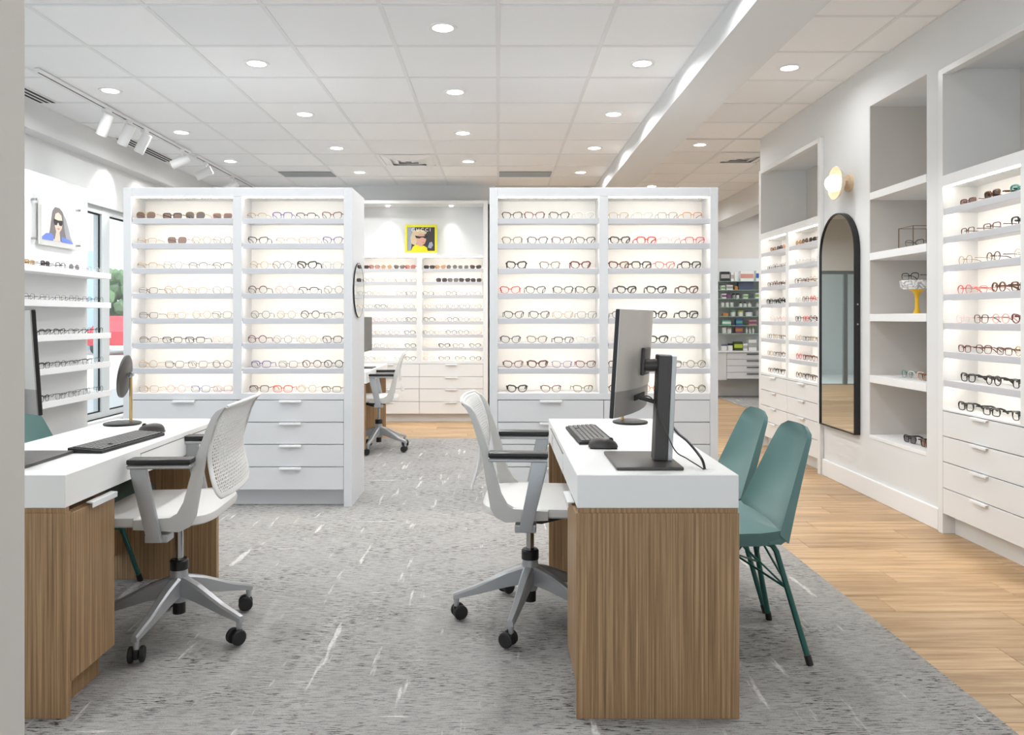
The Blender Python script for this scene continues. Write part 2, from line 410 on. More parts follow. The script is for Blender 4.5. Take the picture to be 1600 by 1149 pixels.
for k in range(3): downlight(-2.75, 5.55+1.245*k, ZC, 'round downlight beside the ceiling track, %s from the camera' % ordn[k])
for k in range(4): downlight(-1.53, 4.96+1.23*k, ZC, 'round downlight in the row above the left island display, %s from the camera' % ordn[k])
for k in range(4): downlight(.915, 4.96+1.23*k, ZC, 'round downlight in the row left of the beam, %s from the camera' % ordn[k])
for y, lb in ((5.42, 'round downlight between the beam and the open shelf niche'), (7.82, 'round downlight near the square vent right of the beam'), (10.27, 'round downlight peeping over the top of the right island display')): downlight(2.02, y, ZR, lb)
for x, y in ((-2.75, 4.3), (-1.53, 3.73), (-.306, 3.12), (.915, 3.73), (-2.75, 3.1), (-1.53, 2.5), (.915, 2.5), (2.02, 3.0)):   # lamps of the same rows above the camera
    l = bpy.data.lights.new('downlight_lamp', 'AREA'); l.shape = 'DISK'; l.size = .11; l.spread = R(166); l.energy = DOWN*(.5 if x > 1.5 else 1); l.color = (.965, .985, 1)
    o = bpy.data.objects.new('downlight_lamp', l); C.objects.link(o); o.location = (x, y, (ZR if x > 1.5 else ZC)-.02)

for x, y in ((2.65, 9.3), (4.1, 9.0), (4.1, 10.6), (2.65, 11.4), (4.15, 11.7), (.4, 11.2), (2.0, 12.6), (-.9, 12.6), (.4, 13.6), (-.8, 15.7), (.9, 15.7)):   # unseen lamps added to brighten the rooms beyond
    l = bpy.data.lights.new('downlight_lamp', 'AREA'); l.shape = 'DISK'; l.size = .11; l.spread = R(166); l.energy = DOWN*(2.2 if y > 12.5 else .85); l.color = (.965, .985, 1)
    o = bpy.data.objects.new('downlight_lamp', l); C.objects.link(o); o.location = (x, y, ZR-.02)
def diffuser(x, y, z, label):
    t = thing('air_diffuser', label, 'vent', (x, y, z), 0)
    h = .292
    MB().box(-h, h, -h, h, .003, .006).build('back_plate', 'trim', t)
    for k, (r0, r1, z0, z1) in enumerate(((h, h-.03, -.004, -.004), (h-.035, h-.12, .0, -.022), (h-.125, h-.19, .0, -.022), (h-.2, h-.26, .002, -.018))):
        vs = []; fs = []
        for r_, zz in ((r0, z0), (r1, z1), (r1, z1+.004), (r0, z0+.004)):
            vs += [(-r_, -r_, zz), (r_, -r_, zz), (r_, r_, zz), (-r_, r_, zz)]
        for a in range(3):
            for i in range(4): fs.append((a*4+i, a*4+(i+1) % 4, a*4+4+(i+1) % 4, a*4+4+i))
        MB().faces(vs, fs).build('vane', 'trim', t, False)
diffuser(-.915, 8.005, ZC, 'square four-way air vent in the tiles over the centre aisle')
diffuser(2.615, 8.465, ZR, 'square air vent right of the beam over the far room')
def grille(x0, x1, y0, y1, label):
    t = thing('return_grille', label, 'vent', ((x0+x1)/2, (y0+y1)/2, ZC-.002))
    w, h = (x1-x0)/2, (y1-y0)/2
    MB().box(-w, w, -h, h, -.002, .001).build('backing', 'gap', t)
    s = MB()
    for k in range(9): s.box(-w, w, -h+2*h*(k+.1)/9, -h+2*h*(k+.65)/9, -.006, -.002)
    s.build('louvers', 'alu', t, False)
grille(-2.42, -1.84, 8.62, 8.92, 'grey strip grille in the ceiling over the left island display')
grille(.015, .595, 8.62, 8.92, 'grey strip grille in the ceiling right of the centre line')
def slot(y0, y1, label):
    t = thing('linear_slot_vent', label, 'vent', (-3.37, (y0+y1)/2, ZC-.002), 0, 'linear slot vents along the soffit')
    h = (y1-y0)/2
    MB().box(-.075, .075, -h, h, -.004, .001).build('frame', 'trim', t, False)
    for k in range(3): MB().box(-.055+.045*k, -.03+.045*k, -h+.01, h-.01, -.0055, -.0035).build('slot', 'black_rough', t, False)
slot(5.0, 5.86, 'dark striped slot vent nearest the camera in the ceiling by the soffit')
slot(7.0, 8.05, 'dark striped slot vent behind the track spotlights')

# track and spotlights
def track(y0, y1, label):
    t = thing('lighting_track', label, 'track', (-2.98, (y0+y1)/2, ZC-.002), 0, 'white lighting tracks')
    h = (y1-y0)/2
    MB().box(-.018, .018, -h, h, -.022, 0, .002).build('rail', 'trim', t, False)
    MB().box(-.006, .006, -h+.02, h-.02, -.0235, -.021).build('groove', 'dark_gray', t, False)
track(5.05, 7.55, 'white ceiling track carrying the nearer four spotlights')
track(7.72, 9.5, 'white ceiling track ending behind the left island display')
def spot(y, lean, yaw, label):
    t = thing('track_spotlight', label, 'spotlight', (-2.98, y, ZC-.024), yaw, 'track spotlights aimed at the left wall')
    MB().box(-.02, .02, -.035, .035, -.03, 0, .004).build('adapter', 'trim', t)
    MB().lathe([(0, -.03), (.008, -.03), (.008, -.085), (0, -.085)], 10).build('stem', 'trim', t)
    h = MB().lathe([(0, .085), (.036, .085), (.041, .078), (.041, -.085), (.038, -.09), (.034, -.085), (.03, -.05), (0, -.05)], 22).xf(Matrix.Translation((-.015, 0, -.115)) @ Matrix.Rotation(lean, 4, 'Y'))
    hd = h.build('head', 'trim', t)
    MB().lathe([(0, -.055), (.03, -.055)], 18).xf(Matrix.Translation((-.015, 0, -.115)) @ Matrix.Rotation(lean, 4, 'Y')).build('bulb', 'lens_light', hd)
    l = bpy.data.lights.new('spot_lamp', 'SPOT'); l.energy = SPOT; l.spot_size = R(46); l.spot_blend = .6; l.shadow_soft_size = .03; l.color = (1, .96, .89)
    o = bpy.data.objects.new('spot_lamp', l); C.objects.link(o); o.parent = t
    d = Vector((-math.sin(lean), 0, -math.cos(lean))); o.location = Vector((-.015, 0, -.115))+d*.1
    o.rotation_euler = d.to_track_quat('-Z', 'Y').to_euler()
for i, (y, ln, yw) in enumerate(((5.96, 26, -15), (6.30, 28, -12), (6.60, 28, -5), (7.38, 62, 20), (7.98, 62, 15), (8.77, 60, 10))):
    spot(y, R(ln), R(yw), 'white track spotlight, %s from the camera' % ordn[i])

# ------------------------------------------------------------------ display cabinets
LIPH = .036
def cabinet(name, label, loc, rz, Wd, bays, D, yb, ztop, zo, lip0, pitch, drawers, toe, stile_top=None, m_='cab'):
    """front face at local y = 0, looking along local -y"""
    t = thing(name, label, 'display cabinet', loc, rz)
    zb = lip0-7*pitch
    zs = stile_top or ztop
    edges = [0.0] + [v for b in bays for v in b] + [Wd]
    MB().box(0, edges[1], 0, D, 0, zs, .0015).build('side_panel', m_, t, False)
    MB().box(edges[-2], Wd, 0, D, 0, zs, .0015).build('side_panel', m_, t, False)
    for a, b in zip(edges[2:-2:2], edges[3:-2:2]): MB().box(a, b, 0.0005, D, zb, zo).build('stile', m_, t, False)
    MB().box(edges[1], edges[-2], 0, D, zo, ztop, .0015).build('top_panel', m_, t, False)
    if stile_top: MB().box(edges[1], edges[-2], 0, .05, stile_top-.035, stile_top, .0015).build('header', m_, t, False)
    MB().box(edges[1], edges[-2], yb, D, zb, zo).build('back_panel', 'back', t, False)
    MB().box(edges[1], edges[-2], 0, D, drawers[0]+.002, zb, .001).build('bottom_rail', m_, t, False)
    MB().box(edges[1], edges[-2], .022, D, toe, drawers[0]+.002).build('drawer_body', 'gap', t, False)
    MB().box(edges[1], edges[-2], .07, D-.02, 0, toe).build('toe_kick', m_, t, False)
    for (a, b) in bays:
        for k in range(7):
            z = lip0-k*pitch
            s = MB().box(a+.001, b-.001, .02, yb, z-.022, z-.0015).box(a+.004, b-.001, .006, .02, z-LIPH, z, .001).build('shelf', 'lip', t, False)
            MB().box(a+.006, b-.006, .021, .031, z-.0315, z-.022).build('light_strip', 'led', s, False)
        MB().box(a+.006, b-.006, .012, .022, zo-.007, zo).build('light_strip', 'led', t, False)
    n = len(bays); xs = [edges[1]] + [(bays[i][1]+bays[i+1][0])/2 for i in range(n-1)] + [edges[-2]]
    for i in range(n):
        for z1, z0 in zip(drawers, drawers[1:]):
            d = MB().box(xs[i]+.002, xs[i+1]-.002, 0.001, .02, z0+.0025, z1-.0025, .001).build('drawer', m_, t, False)
            c = (xs[i]+xs[i+1])/2
            MB().prism([(-.018, z1-.004), (.002, z1-.001), (.002, z1-.004), (-.015, z1-.0065), (-.015, z1-.014), (-.018, z1-.014)][::-1], c-.07, c+.07, 'x').build('handle', 'handle', d, False)
    return dict(t=t, loc=Vector(loc), rz=rz, bays=bays, lip0=lip0, pitch=pitch, yb=yb)
GB = [(.052, .709), (.765, 1.424)]
DZ = [.694, .55, .406, .261, .112]
cabL = cabinet('island_display', 'white lit island display of thin frames behind the left desk', (-2.42, 5.05, 0), 0, 1.478, GB, .46, .205, 2.067, 2.009, 1.869, .1617, DZ, .112)
cabR = cabinet('island_display', 'white lit island display of bold frames behind the right desk', (-.054, 5.05, 0), 0, 1.476, GB, .46, .205, 2.067, 2.009, 1.869, .1617, DZ, .112)
cabB = cabinet('wall_cabinet', 'white lit wall cabinet under the yellow framed poster', (-1.72, 9.2, 0), 0, 1.60, [(.05, .764), (.824, 1.547)], .66, .2, 1.98, 1.95, 1.807, .155, [.685, .535, .392, .241, .098], .098, stile_top=2.61, m_='cab_wall')
cabF = cabinet('niche_cabinet', 'white lit cabinet in the right wall, beyond the arched mirror', (2.52, 7.552, 0), R(-90), 1.432, [(.055, .70), (.765, 1.385)], .44, .2, 2.03, 1.968, 1.842, .1617, [.686, .545, .40, .257, .11], .11, stile_top=2.64, m_='cab_wall')
cabN = cabinet('niche_cabinet', 'white lit cabinet in the right wall, nearest the camera', (2.52, 4.477, 0), R(-90), 1.49, [(.045, .705), (.765, 1.42)], .44, .2, 2.03, 1.968, 1.842, .1617, [.698, .555, .41, .262, .115], .115, stile_top=2.64, m_='cab_wall')
# niche lining above the back cabinet
structure('trim_4', MB().box(-1.67, -.173, 9.5, 9.53, 1.98, 2.575), 'wall', 'white back of the lit niche above the wall cabinet')
def niche_light(x, y, z, e, label):
    t = thing('niche_downlight', label, 'ceiling light', (x, y, z), 0, 'small niche downlights')
    MB().lathe([(0, -.004), (.022, -.004), (.026, 0)], 16).build('lens', 'lens_light', t)
    l = bpy.data.lights.new('niche_lamp', 'SPOT'); l.energy = e; l.spot_size = R(75); l.spot_blend = .7; l.shadow_soft_size = .02; l.color = (1, .96, .9)
    o = bpy.data.objects.new('niche_lamp', l); C.objects.link(o); o.parent = t; o.location = (0, 0, -.012)
for x, s in ((-1.32, 'left'), (-.56, 'right')):
    niche_light(x, 9.38, 2.57, 6.0, 'tiny downlight %s of the yellow framed poster' % s)
structure('trim_5', MB().box(-1.67, -.173, 9.25, 9.53, 2.575, 2.61), 'wall', 'top board of the niche above the wall cabinet')
niche_light(2.86, 6.52, 2.64, 1.2, 'tiny downlight in the top of the far right niche')

# round mirror on the island's end panel
t = thing('round_mirror', 'round wall mirror on the end panel of the left island display', 'mirror', (-.940, 5.26, 1.41))
MB().lathe([(.182, 0), (.184, .001), (.184, .008), (.182, .0085), (.180, .007)], 48, axis='x').build('frame', 'black', t)
MB().lathe([(0, .0075), (.181, .0075), (.181, .004), (0, .004)], 48, axis='x').build('glass', 'mirror', t)

# ------------------------------------------------------------------ eyewear
def outline(st, n=20):
    """lens outline (half width, half height) centred on 0, for the lens on +x"""
    pts = []
    for k in range(n):
        a = 2*math.pi*k/n; c, s_ = math.cos(a), math.sin(a)
        def se(w, h, e): return (w*math.copysign(abs(c)**(2/e), c), h*math.copysign(abs(s_)**(2/e), s_))
        if st == 'round': x, y = se(.0245, .0235, 2.1)
        elif st == 'rectangular': x, y = se(.0265, .0185, 4.0); x += -.0015*(1 if y < 0 else 0)
        elif st == 'square': x, y = se(.0265, .0215, 3.4); x -= .0022*(y < 0)
        elif st == 'cat-eye':
            x, y = se(.027, .0212, 2.6); y += .0065*max(0, x/.027)*(1 if y > -.004 else .2); x -= .0055*max(0, -y/.0212)*(1 if x > 0 else -.4)
        elif st == 'half-rim': x, y = se(.0265, .0195, 3.0); x -= .0015*(y < 0)
        elif st == 'aviator':
            x, y = se(.028, .0235, 2.6); x -= .006*max(0, -y/.0235)*(1 if x < 0 else .5)*(-1 if x < 0 else 1) if False else .004*max(0, -y/.0235)
        pts.append((x, y))
    return pts
GM = {}
BRIDGE = .0355
def glass_meshes(st, thick):
    key = (st, thick)
    if key in GM: return GM[key]
    r = {'thin': .00145, 'mid': .0021, 'bold': .0034}[thick]
    ol = outline(st); zb = -min(p[1] for p in ol)+r
    fm = MB()
    for s in (-1, 1):
        pts = []
        for x, y in ol:
            X = s*(BRIDGE+x); pts.append((X, .10*X*X*4, y+zb))
        if st == 'half-rim':
            n = len(pts); up = [pts[i % n] for i in range(0, n//2+1)]
            fm.tube(up, r*1.25, 5); fm.tube([pts[i % n] for i in range(n//2, n+1)], r*.4, 4)
        elif thick != 'thin':
            rr = [r*(.78+.62*min(1, max(0, (y+.006)/.014))) for x, y in ol]; fm.tube(pts, rr, 5, True)
        else: fm.tube(pts, r, 5, True)
        # end piece to the hinge
        ex = max(p[0] for p in ol); ey = .008+(.005 if st == 'cat-eye' else 0)
        fm.tube([(s*(BRIDGE+ex-.002), .018, zb+ey), (s*(BRIDGE+ex+.004), .021, zb+ey+.001), (s*(BRIDGE+ex+.006), .027, zb+ey)], r*1.25, 5)
    ix = min(p[0] for p in ol)
    bz = zb+.005
    fm.tube([(-(BRIDGE+ix)+.0005, .001, bz-.002), (-.004, -.001, bz+.0025), (.004, -.001, bz+.0025), ((BRIDGE+ix)-.0005, .001, bz-.002)], r*1.1, 5)
    if st == 'aviator': fm.tube([(-.016, .001, zb+.017), (.016, .001, zb+.017)], r, 5)
    front = fm.mesh('frame_front')
    lens = []
    for s in (-1, 1):
        lm = MB(); n = len(ol)
        pts = [(s*(BRIDGE+x*.97), .4*(BRIDGE+x)**2+.0004, y*.97+zb) for x, y in ol]
        c = lm.bm.verts.new((s*BRIDGE, .4*BRIDGE**2-.001, zb)); v = [lm.bm.verts.new(p) for p in pts]
        for k in range(n): lm.bm.faces.new((c, v[k], v[(k+1) % n]))
        lens.append(lm.mesh('lens'))
    temple = []
    hx = BRIDGE+max(p[0] for p in ol)+.0055; hz = zb+.008+(.005 if st == 'cat-eye' else 0)
    for s in (-1, 1):
        tm_ = MB()
        tm_.tube([(s*hx, .026, hz), (s*(hx-.001), .06, hz+.001), (s*(hx-.003), .103, hz-.001), (s*(hx-.006), .122, hz-.009), (s*(hx-.008), .140, max(.003, hz-.026))], [r*1.1, r*1.0, r*1.0, r*1.2, r*1.2], 5, flat=(1.0, 1.5 if thick == 'bold' else 1.1))
        temple.append(tm_.mesh('temple'))
    GM[key] = (front, lens, temple)
    return GM[key]
GJ = {}
def joined_mesh(st, thick):
    """frame, lenses and temples as one small mesh with two material slots, for pairs too small to show parts"""
    key = (st, thick)
    if key in GJ: return GJ[key]
    f, l, t_ = glass_meshes(st, thick)
    bm = bmesh.new()
    for me, mi in ((f, 0), (l[0], 1), (l[1], 1), (t_[0], 0), (t_[1], 0)):
        n0 = len(bm.faces); bm.from_mesh(me); bm.faces.ensure_lookup_table()
        for fc in bm.faces[n0:]: fc.material_index = mi
    me = bpy.data.meshes.new('eyeglasses'); bm.to_mesh(me); bm.free()
    GJ[key] = me
    return me
COL = {'k': ('black', (26, 24, 24)), 'n': ('brown', (86, 52, 36)), 't': ('tortoiseshell', (96, 58, 34)), 'g': ('gold', (176, 142, 92)), 's': ('silver', (150, 150, 150)), 'e': ('grey', (112, 110, 112)),
       'c': ('clear', (216, 214, 210)), 'r': ('red', (196, 62, 52)), 'p': ('pink', (206, 146, 138)), 'b': ('blue', (62, 70, 140)), 'v': ('purple', (92, 76, 142)), 'o': ('orange', (206, 132, 78)), 'd': ('burgundy', (96, 36, 36)), 'l': ('olive', (112, 102, 72)), 'q': ('teal', (70, 130, 124)), 'w': ('pale pink', (226, 196, 188))}
for k, (nm, c) in COL.items(): mat('frame_'+nm.replace(' ', '_'), c, .3, .35 if k in 'gs' else 0)
STY = {'r': 'round', 'q': 'rectangular', 's': 'square', 'c': 'cat-eye', 'h': 'half-rim', 'a': 'aviator'}
THK = {'1': 'thin', '2': 'mid', '3': 'bold'}
TINT = {'B': ('brown', 'lens_brown'), 'G': ('grey', 'lens_gray'), 'P': ('pink', 'lens_pink'), 'T': ('teal', 'lens_teal'), 'O': ('orange', 'lens_orange'), 'D': ('dark', 'lens_dark')}
used = set()
def eyewear(code, loc, rz, where, parts, group):
    """code: colour, style, thickness, optional tint, e.g. 'kc2' or 'gs1B'"""
    cn = COL[code[0]][0]; st = STY[code[1]]; th = THK[code[2]]; fm = 'frame_'+cn.replace(' ', '_')
    sun = len(code) > 3
    if sun: name, cat, lens = 'sunglasses', 'sunglasses', TINT[code[3]][1]; what = '%s %s sunglasses' % (cn, st)
    else: name, cat, lens = 'eyeglasses', 'eyeglasses', 'lens_clear'; what = '%s %s eyeglasses' % (cn, st)
    label = what+', '+where
    assert label not in used, label
    used.add(label)
    if not 4 <= len(label.split()) <= 16: print('LABEL LENGTH', len(label.split()), label)
    if parts:
        t = thing(name, label, cat, loc, rz, group)
        f, l, tp = glass_meshes(st, th)
        inst('frame_front', f, fm, t)
        for q in l: inst('lens', q, lens, t)
        for q in tp: inst('temple', q, fm, t)
    else:
        t = inst(name, joined_mesh(st, th), [fm, lens], None, loc, (0, 0, rz)); tag(t, label, cat, group)
    return t
def shelf_row(cab, bay, row, items, where, parts, group, y=.052, jit=5):
    """items: (local x of the pair's centre, code)"""
    z = cab['lip0']-row*cab['pitch']-(.0015 if row < 7 else 0)
    mtx = Matrix.Translation(cab['loc']) @ Matrix.Rotation(cab['rz'], 4, 'Z')
    n = len(items)
    for i, (x, code) in enumerate(items):
        p = mtx @ Vector((x, y+random.uniform(-.004, .006), z+.0005))
        pos = 'only pair' if n == 1 else '%s from left' % ordn[i]
        eyewear(code, p, cab['rz']+R(random.uniform(-jit, jit)), '%s, %s shelf down, %s' % (pos, ordn[row], where(bay)), parts, group)

def rows_px(txt): return [[(float(a.split(':')[0]), a.split(':')[1]) for a in ln.split()] for ln in txt.strip().splitlines()]
def place_px(cab, bay, txt, where, group, parts, s_, x_left, d, y=.052, jit=4):
    """pixel centres of the front of each pair -> local x on a cabinet facing the camera"""
    b = cab['bays'][bay]
    for row, items in enumerate(rows_px(txt)):
        loc = []
        for x, c in items:
            X = px(x, d+y)-cab['loc'].x
            loc.append((min(max(X, b[0]+.071), b[1]-.071), c))
        shelf_row(cab, bay, row, loc, where, parts, group, y, jit)
wL = lambda b: ('left bay, left island display', 'right bay, left island display')[b]
wR = lambda b: ('left bay, right island display', 'right bay, right island display')[b]
wB = lambda b: ('left bay, far back cabinet', 'right bay, far back cabinet')[b]
place_px(cabL, 0, """
228:ga1B 269:kq2B 305:ga1G 348:pq1B
230:gq1 277:ns1B 315:gr1 348:sr1
230:gh1 270:sr1 309:kh1 347:kh1
232:nq1 272:gr1 309:gq1 347:ss1
232:nq1 276:gq1 315:gr1 347:es1
233:nh1 269:kq2 305:kq2 347:ws1
231:gr1 272:ks1 309:ns1 347:nr1
233:gs1 275:pr1 313:bs1 348:ps1
""", wL, 'eyewear on the left island display', True, 0, 0, 5.05)
place_px(cabL, 1, """
401:gh1 441:vs2 478:kh2 519:dc2
403:kc2 446:gh1 482:gs1 520:vc2
405:gr1 441:kr1 480:kc3 519:ss1
403:nr2 445:pr1 482:kh2 521:nr1
407:kr1 447:gr1 485:kr2 521:kh1
402:dr2 442:er1 481:gr1 519:ks2
408:vs2 450:ns1 487:nr2 521:kr2
405:ns2 442:rs2 480:gr1 518:lq2
""", wL, 'eyewear on the left island display', True, 0, 0, 5.05)
place_px(cabR, 0, """
800:kc2 835:dc2 874:kc2 913:cc2
800:lc2 840:kc2 878:nc2 915:kc2
807:kc3 859:lc2 907:dc3
797:rc2 837:kc2 880:kc2 915:kc2
803:kc2 843:kc2 880:gc1 917:es1
798:kc2 839:lc2 881:kq2 916:cc2
802:dc2 840:nc3 878:vc1 915:dc2
808:kc3 861:nc2 911:lc2
""", wR, 'eyewear on the right island display', True, 0, 0, 5.05)
place_px(cabR, 1, """
967:gs1 1005:cs2 1043:es1 1082:os2
969:kc3 1010:rs3 1047:wc2 1086:rs2
967:tc3 1002:ks3 1039:rc2 1080:ks3
979:kc3 1026:kc3 1075:nc3
972:es2 1027:ks3 1076:ks3
985:kc2 1028:kc3 1071:ec1
966:ns2 1050:ks2 1088:lr2
966:nr2 1018:or2 1053:nr2 1088:lr2
""", wR, 'eyewear on the right island display', True, 0, 0, 5.05)
place_px(cabB, 0, """
568:dq3D 585:ds2P 604:gr1O 624:lc2G 641:rs2P
574:kr1 591:gs1 609:es1 626:gq1 643:kq1
572:kr1 591:gr1 610:cs1 627:es1 643:ks1
574:ns1 594:ks2 613:gr1 638:er1
574:pr1 592:rs1 611:ns1 628:ns1 643:ks2
576:gr1 594:ns1 615:nr1 640:ks2
574:nr1 593:ks1 612:gr1 641:ks2
575:kr1 592:gs1 625:es1 641:kc2
""", wB, 'eyewear on the far back cabinet', False, 0, 0, 9.2, jit=3)
place_px(cabB, 1, """
671:kq3D 688:oc2O 706:er1G 724:cs2G 743:nc2D
669:ws1 690:ka1D 708:es2G 726:kc2D 744:ks1D
668:ks1 684:gr1 705:lr2 721:es1 742:es1
671:gr1 690:ns1 708:nr1 726:kr1 744:gr1
670:ks2 688:pr1 707:ks2 724:nr1 742:gs1
669:er1 687:gs1 705:kr2 724:lr2 743:pr1
671:wr1 694:kc3 716:ls2 742:kc2
670:pr1 694:dc2 719:lr2 743:ks2
""", wB, 'eyewear on the far back cabinet', False, 0, 0, 9.2, jit=3)
# cabinets set in the right wall
farA = ['ts2O ks2G oc2O', 'kq1 ks1 nq1 ns1', 'ns2 nr2 nq2 kc2', 'ks3 kq3 kr3 kc3', 'ws1 wr1 ps1', 'ns1 gr1 nq1 nr2', 'gs1 kq1 nr1 ns2', 'nq2 kr2 ks2 nr2']
farB = ['gr2O nr2B ks2D ds2P', 'cr2 cs2 cq2 ws1', 'ns2 nq2 gr1 kr2', 'cs2 nr2 rr2 ns2', 'ks2 rs2 kr2 kq3', 'gr1 kq1 gs1 nq1', 'rr2 ns2 tr2 nr2', 'nr2 ks2 ns2 tr2']
wF = lambda b: ('farther bay, cabinet past arched mirror', 'nearer bay, cabinet past arched mirror')[b]
for bay, rows in ((0, farA), (1, farB)):
    b = cabF['bays'][bay]
    for row, ln in enumerate(rows):
        cs = ln.split(); n = len(cs); st = (b[1]-b[0]-.02)/4
        shelf_row(cabF, bay, row, [(b[0]+.01+st*(i+.5+(4-n)*.6), c) for i, c in enumerate(cs)], wF, False, 'eyewear in the cabinet past the arched mirror', .055, 4)
nearR = ["""4.30:dq2B 4.075:ts3D 3.87:qs3T""", """4.295:nq2 4.08:nq2 3.86:ks3""", """4.31:gr1 4.08:nr2 3.85:gr1""", """4.33:rr2 4.19:pq2 4.03:tr3 3.86:ns3""",
         """4.34:ws1 4.17:ns2 4.01:pr2 3.85:dc3""", """4.33:dq2 4.16:ns2 3.99:nq2 3.84:gr2""", """4.30:ks3 4.07:kr3 3.86:ks3""", """4.305:ks3 4.085:kq3 3.86:ks3"""]
wN = lambda b: 'right wall cabinet nearest the camera'
for row, ln in enumerate(nearR):
    shelf_row(cabN, 0, row, [(4.477-float(a.split(':')[0]), a.split(':')[1]) for a in ln.split()], wN, True, 'eyewear in the nearest right wall cabinet', .058, 5)

# ------------------------------------------------------------------ left wall panel with glass shelves, poster
t = thing('wall_display_panel', 'white wall panel with five shelves in front of the left window', 'display panel', (-3.46, 5.85, 0))
MB().box(-.02, .06, -.95, .63, 0, 2.30, .003).build('panel', 'wall', t, False)
LSH = [1.592, 1.352, 1.104, .866, .629]
for z in LSH:
    s = MB().box(.061, .2504, -.95, .62, z-.045, z-.006, .002).box(.2505, .26, -.951, .621, z-.0455, z, .001).build('shelf', 'trim', t, False)
codes = ['ga1O nr1 gq2O ks2D ks2 er1G ss1 cs1', 'ks1 er1 ks1 es1 ns1 er1 ks1 kr1', 'ks2 ks2 kr1 ks2 kc2 ks1 kr1 ks2', 'ks1 er1 ks1 ks2 kr1 kh1 ks1 er1', 'cs1 ks2 er1 kr2 ks1 kq1 es1 kr1']
for i, (z, ln) in enumerate(zip(LSH, codes)):
    for j, c in enumerate(ln.split()):
        eyewear(c, (-3.235+random.uniform(-.006, .004), 5.02+.19*j, z-.0055), R(90+random.uniform(-6, 6)), '%s from the camera, %s shelf down, left wall panel' % (ordn[j], ordn[i]), False, 'eyewear on the left wall panel shelves')

def flat(t, name, poly, m, x=0.0, th=.0006, parent=None):
    """flat printed shape on a poster in the local yz plane facing +x"""
    MB().prism(poly, x, x+th, 'x').build(name, m, parent or t, False)
mat('hair_glare', (112, 106, 108), .6); mat('hair_light', (150, 152, 156), .6); mat('skin', (232, 196, 180), .6); mat('denim', (98, 124, 206), .6); mat('lip_red', (206, 120, 116), .6); mat('print_gray', (206, 205, 203), .6)  # darker hair tone: dark print paled, the acrylic's glare put into its colour
t = thing('acrylic_poster', 'clear acrylic poster of a dark-haired woman in sunglasses on left panel', 'poster', (-3.398, 6.0, 1.945))
MB().box(.022, .028, -.34, .35, -.185, .185, .001).build('acrylic_sheet', 'acrylic', t, False)
for yy in (-.30, .295):
    for zz in (-.14, .145): MB().lathe([(0, 0), (.009, 0), (.009, .036), (0, .036)], 12, c=(0, yy, zz), axis='x').build('standoff', 'chrome', t)
p = MB().box(.016, .0215, -.25, .25, -.175, .15).build('print', 'paper', t, False)
flat(t, 'shape', [(-.24, -.17), (-.24, .12), (-.215, .12), (-.215, -.135), (.21, -.135), (.21, -.17)], 'print_gray', .0216, parent=p)
flat(t, 'hair', [(-.125, -.105), (-.105, -.05), (-.09, .02), (-.075, .09), (-.04, .125), (.02, .125), (.065, .10), (.09, .04), (.115, -.03), (.16, -.08), (.20, -.13), (.0, -.13)], 'hair_glare', .0222, parent=p)
flat(t, 'hair', [(.07, .09), (.11, .05), (.15, -.02), (.175, -.08), (.215, -.135), (.12, -.12), (.09, -.04)], 'hair_light', .0228, parent=p)
flat(t, 'face', [(-.05, .03), (-.035, .075), (.005, .09), (.045, .07), (.06, .02), (.05, -.03), (.02, -.062), (.03, -.13), (-.05, -.13), (-.025, -.06), (-.045, -.02)], 'skin', .0234, parent=p)
flat(t, 'jacket', [(-.21, -.115), (-.16, -.085), (-.09, -.078), (-.06, -.10), (-.065, -.135), (-.21, -.135)], 'denim', .024, parent=p)
flat(t, 'jacket', [(.04, -.09), (.10, -.10), (.17, -.11), (.215, -.135), (.05, -.135)], 'denim', .024, parent=p)
flat(t, 'sunglasses_print', [(-.058, .035), (.0, .028), (.06, .033), (.064, .012), (.045, -.012), (.016, -.010), (.005, .010), (-.005, .010), (-.018, -.012), (-.046, -.012), (-.058, .008)], 'black', .0246, parent=p)
flat(t, 'lips', [(-.02, -.035), (.005, -.03), (.03, -.034), (.005, -.045)], 'lip_red', .0246, parent=p)

# yellow framed poster standing on the back cabinet
mat('blond', (206, 186, 150), .6); mat('print_dark', (58, 52, 54), .6); mat('print_blue', (150, 156, 172), .6); mat('skin_deep', (206, 160, 140), .6)
t = thing('framed_poster', 'yellow framed fashion poster with white lettering above the back cabinet', 'poster', (px(658, 9.42), 9.42, 1.985))
MB().box(-.19, .19, -.05, .02, -.004, .026, .002).build('plinth', 'trim', t, False)
f = MB()
for a in ((-.19, -.165, .03, .365), (.165, .19, .03, .365), (-.165, .165, .335, .365), (-.165, .165, .03, .05)): f.box(a[0], a[1], -.012, .012, a[2], a[3], .002)
f.build('frame', 'yellow_green', t, False)
pr = MB().box(-.165, .165, -.002, .006, .05, .335).build('print', 'print_dark', t, False)
def flat2(name, poly, m, y): MB().prism(poly, y, y-.0006, 'y').build(name, m, pr, False)
flat2('shape', [(-.165, .05), (-.165, .335), (-.07, .335), (-.11, .2), (-.12, .05)], 'print_blue', -.0026)
flat2('shape', [(.08, .09), (.10, .15), (.13, .16), (.145, .12), (.12, .08)], 'print_blue', -.0026)
flat2('hair', [(-.12, .14), (-.13, .21), (-.10, .28), (-.04, .31), (.03, .30), (.07, .27), (.05, .25), (-.02, .24), (-.05, .16), (-.06, .11)], 'blond', -.0032)
flat2('face', [(-.05, .14), (-.055, .22), (-.02, .26), (.03, .255), (.055, .22), (.06, .18), (.045, .14), (.02, .12), (.0, .08), (-.06, .10)], 'skin_deep', -.0038)
flat2('shirt', [(-.12, .05), (-.10, .10), (-.06, .125), (.0, .10), (.03, .115), (.07, .09), (.08, .05)], 'yellow_green', -.0044)
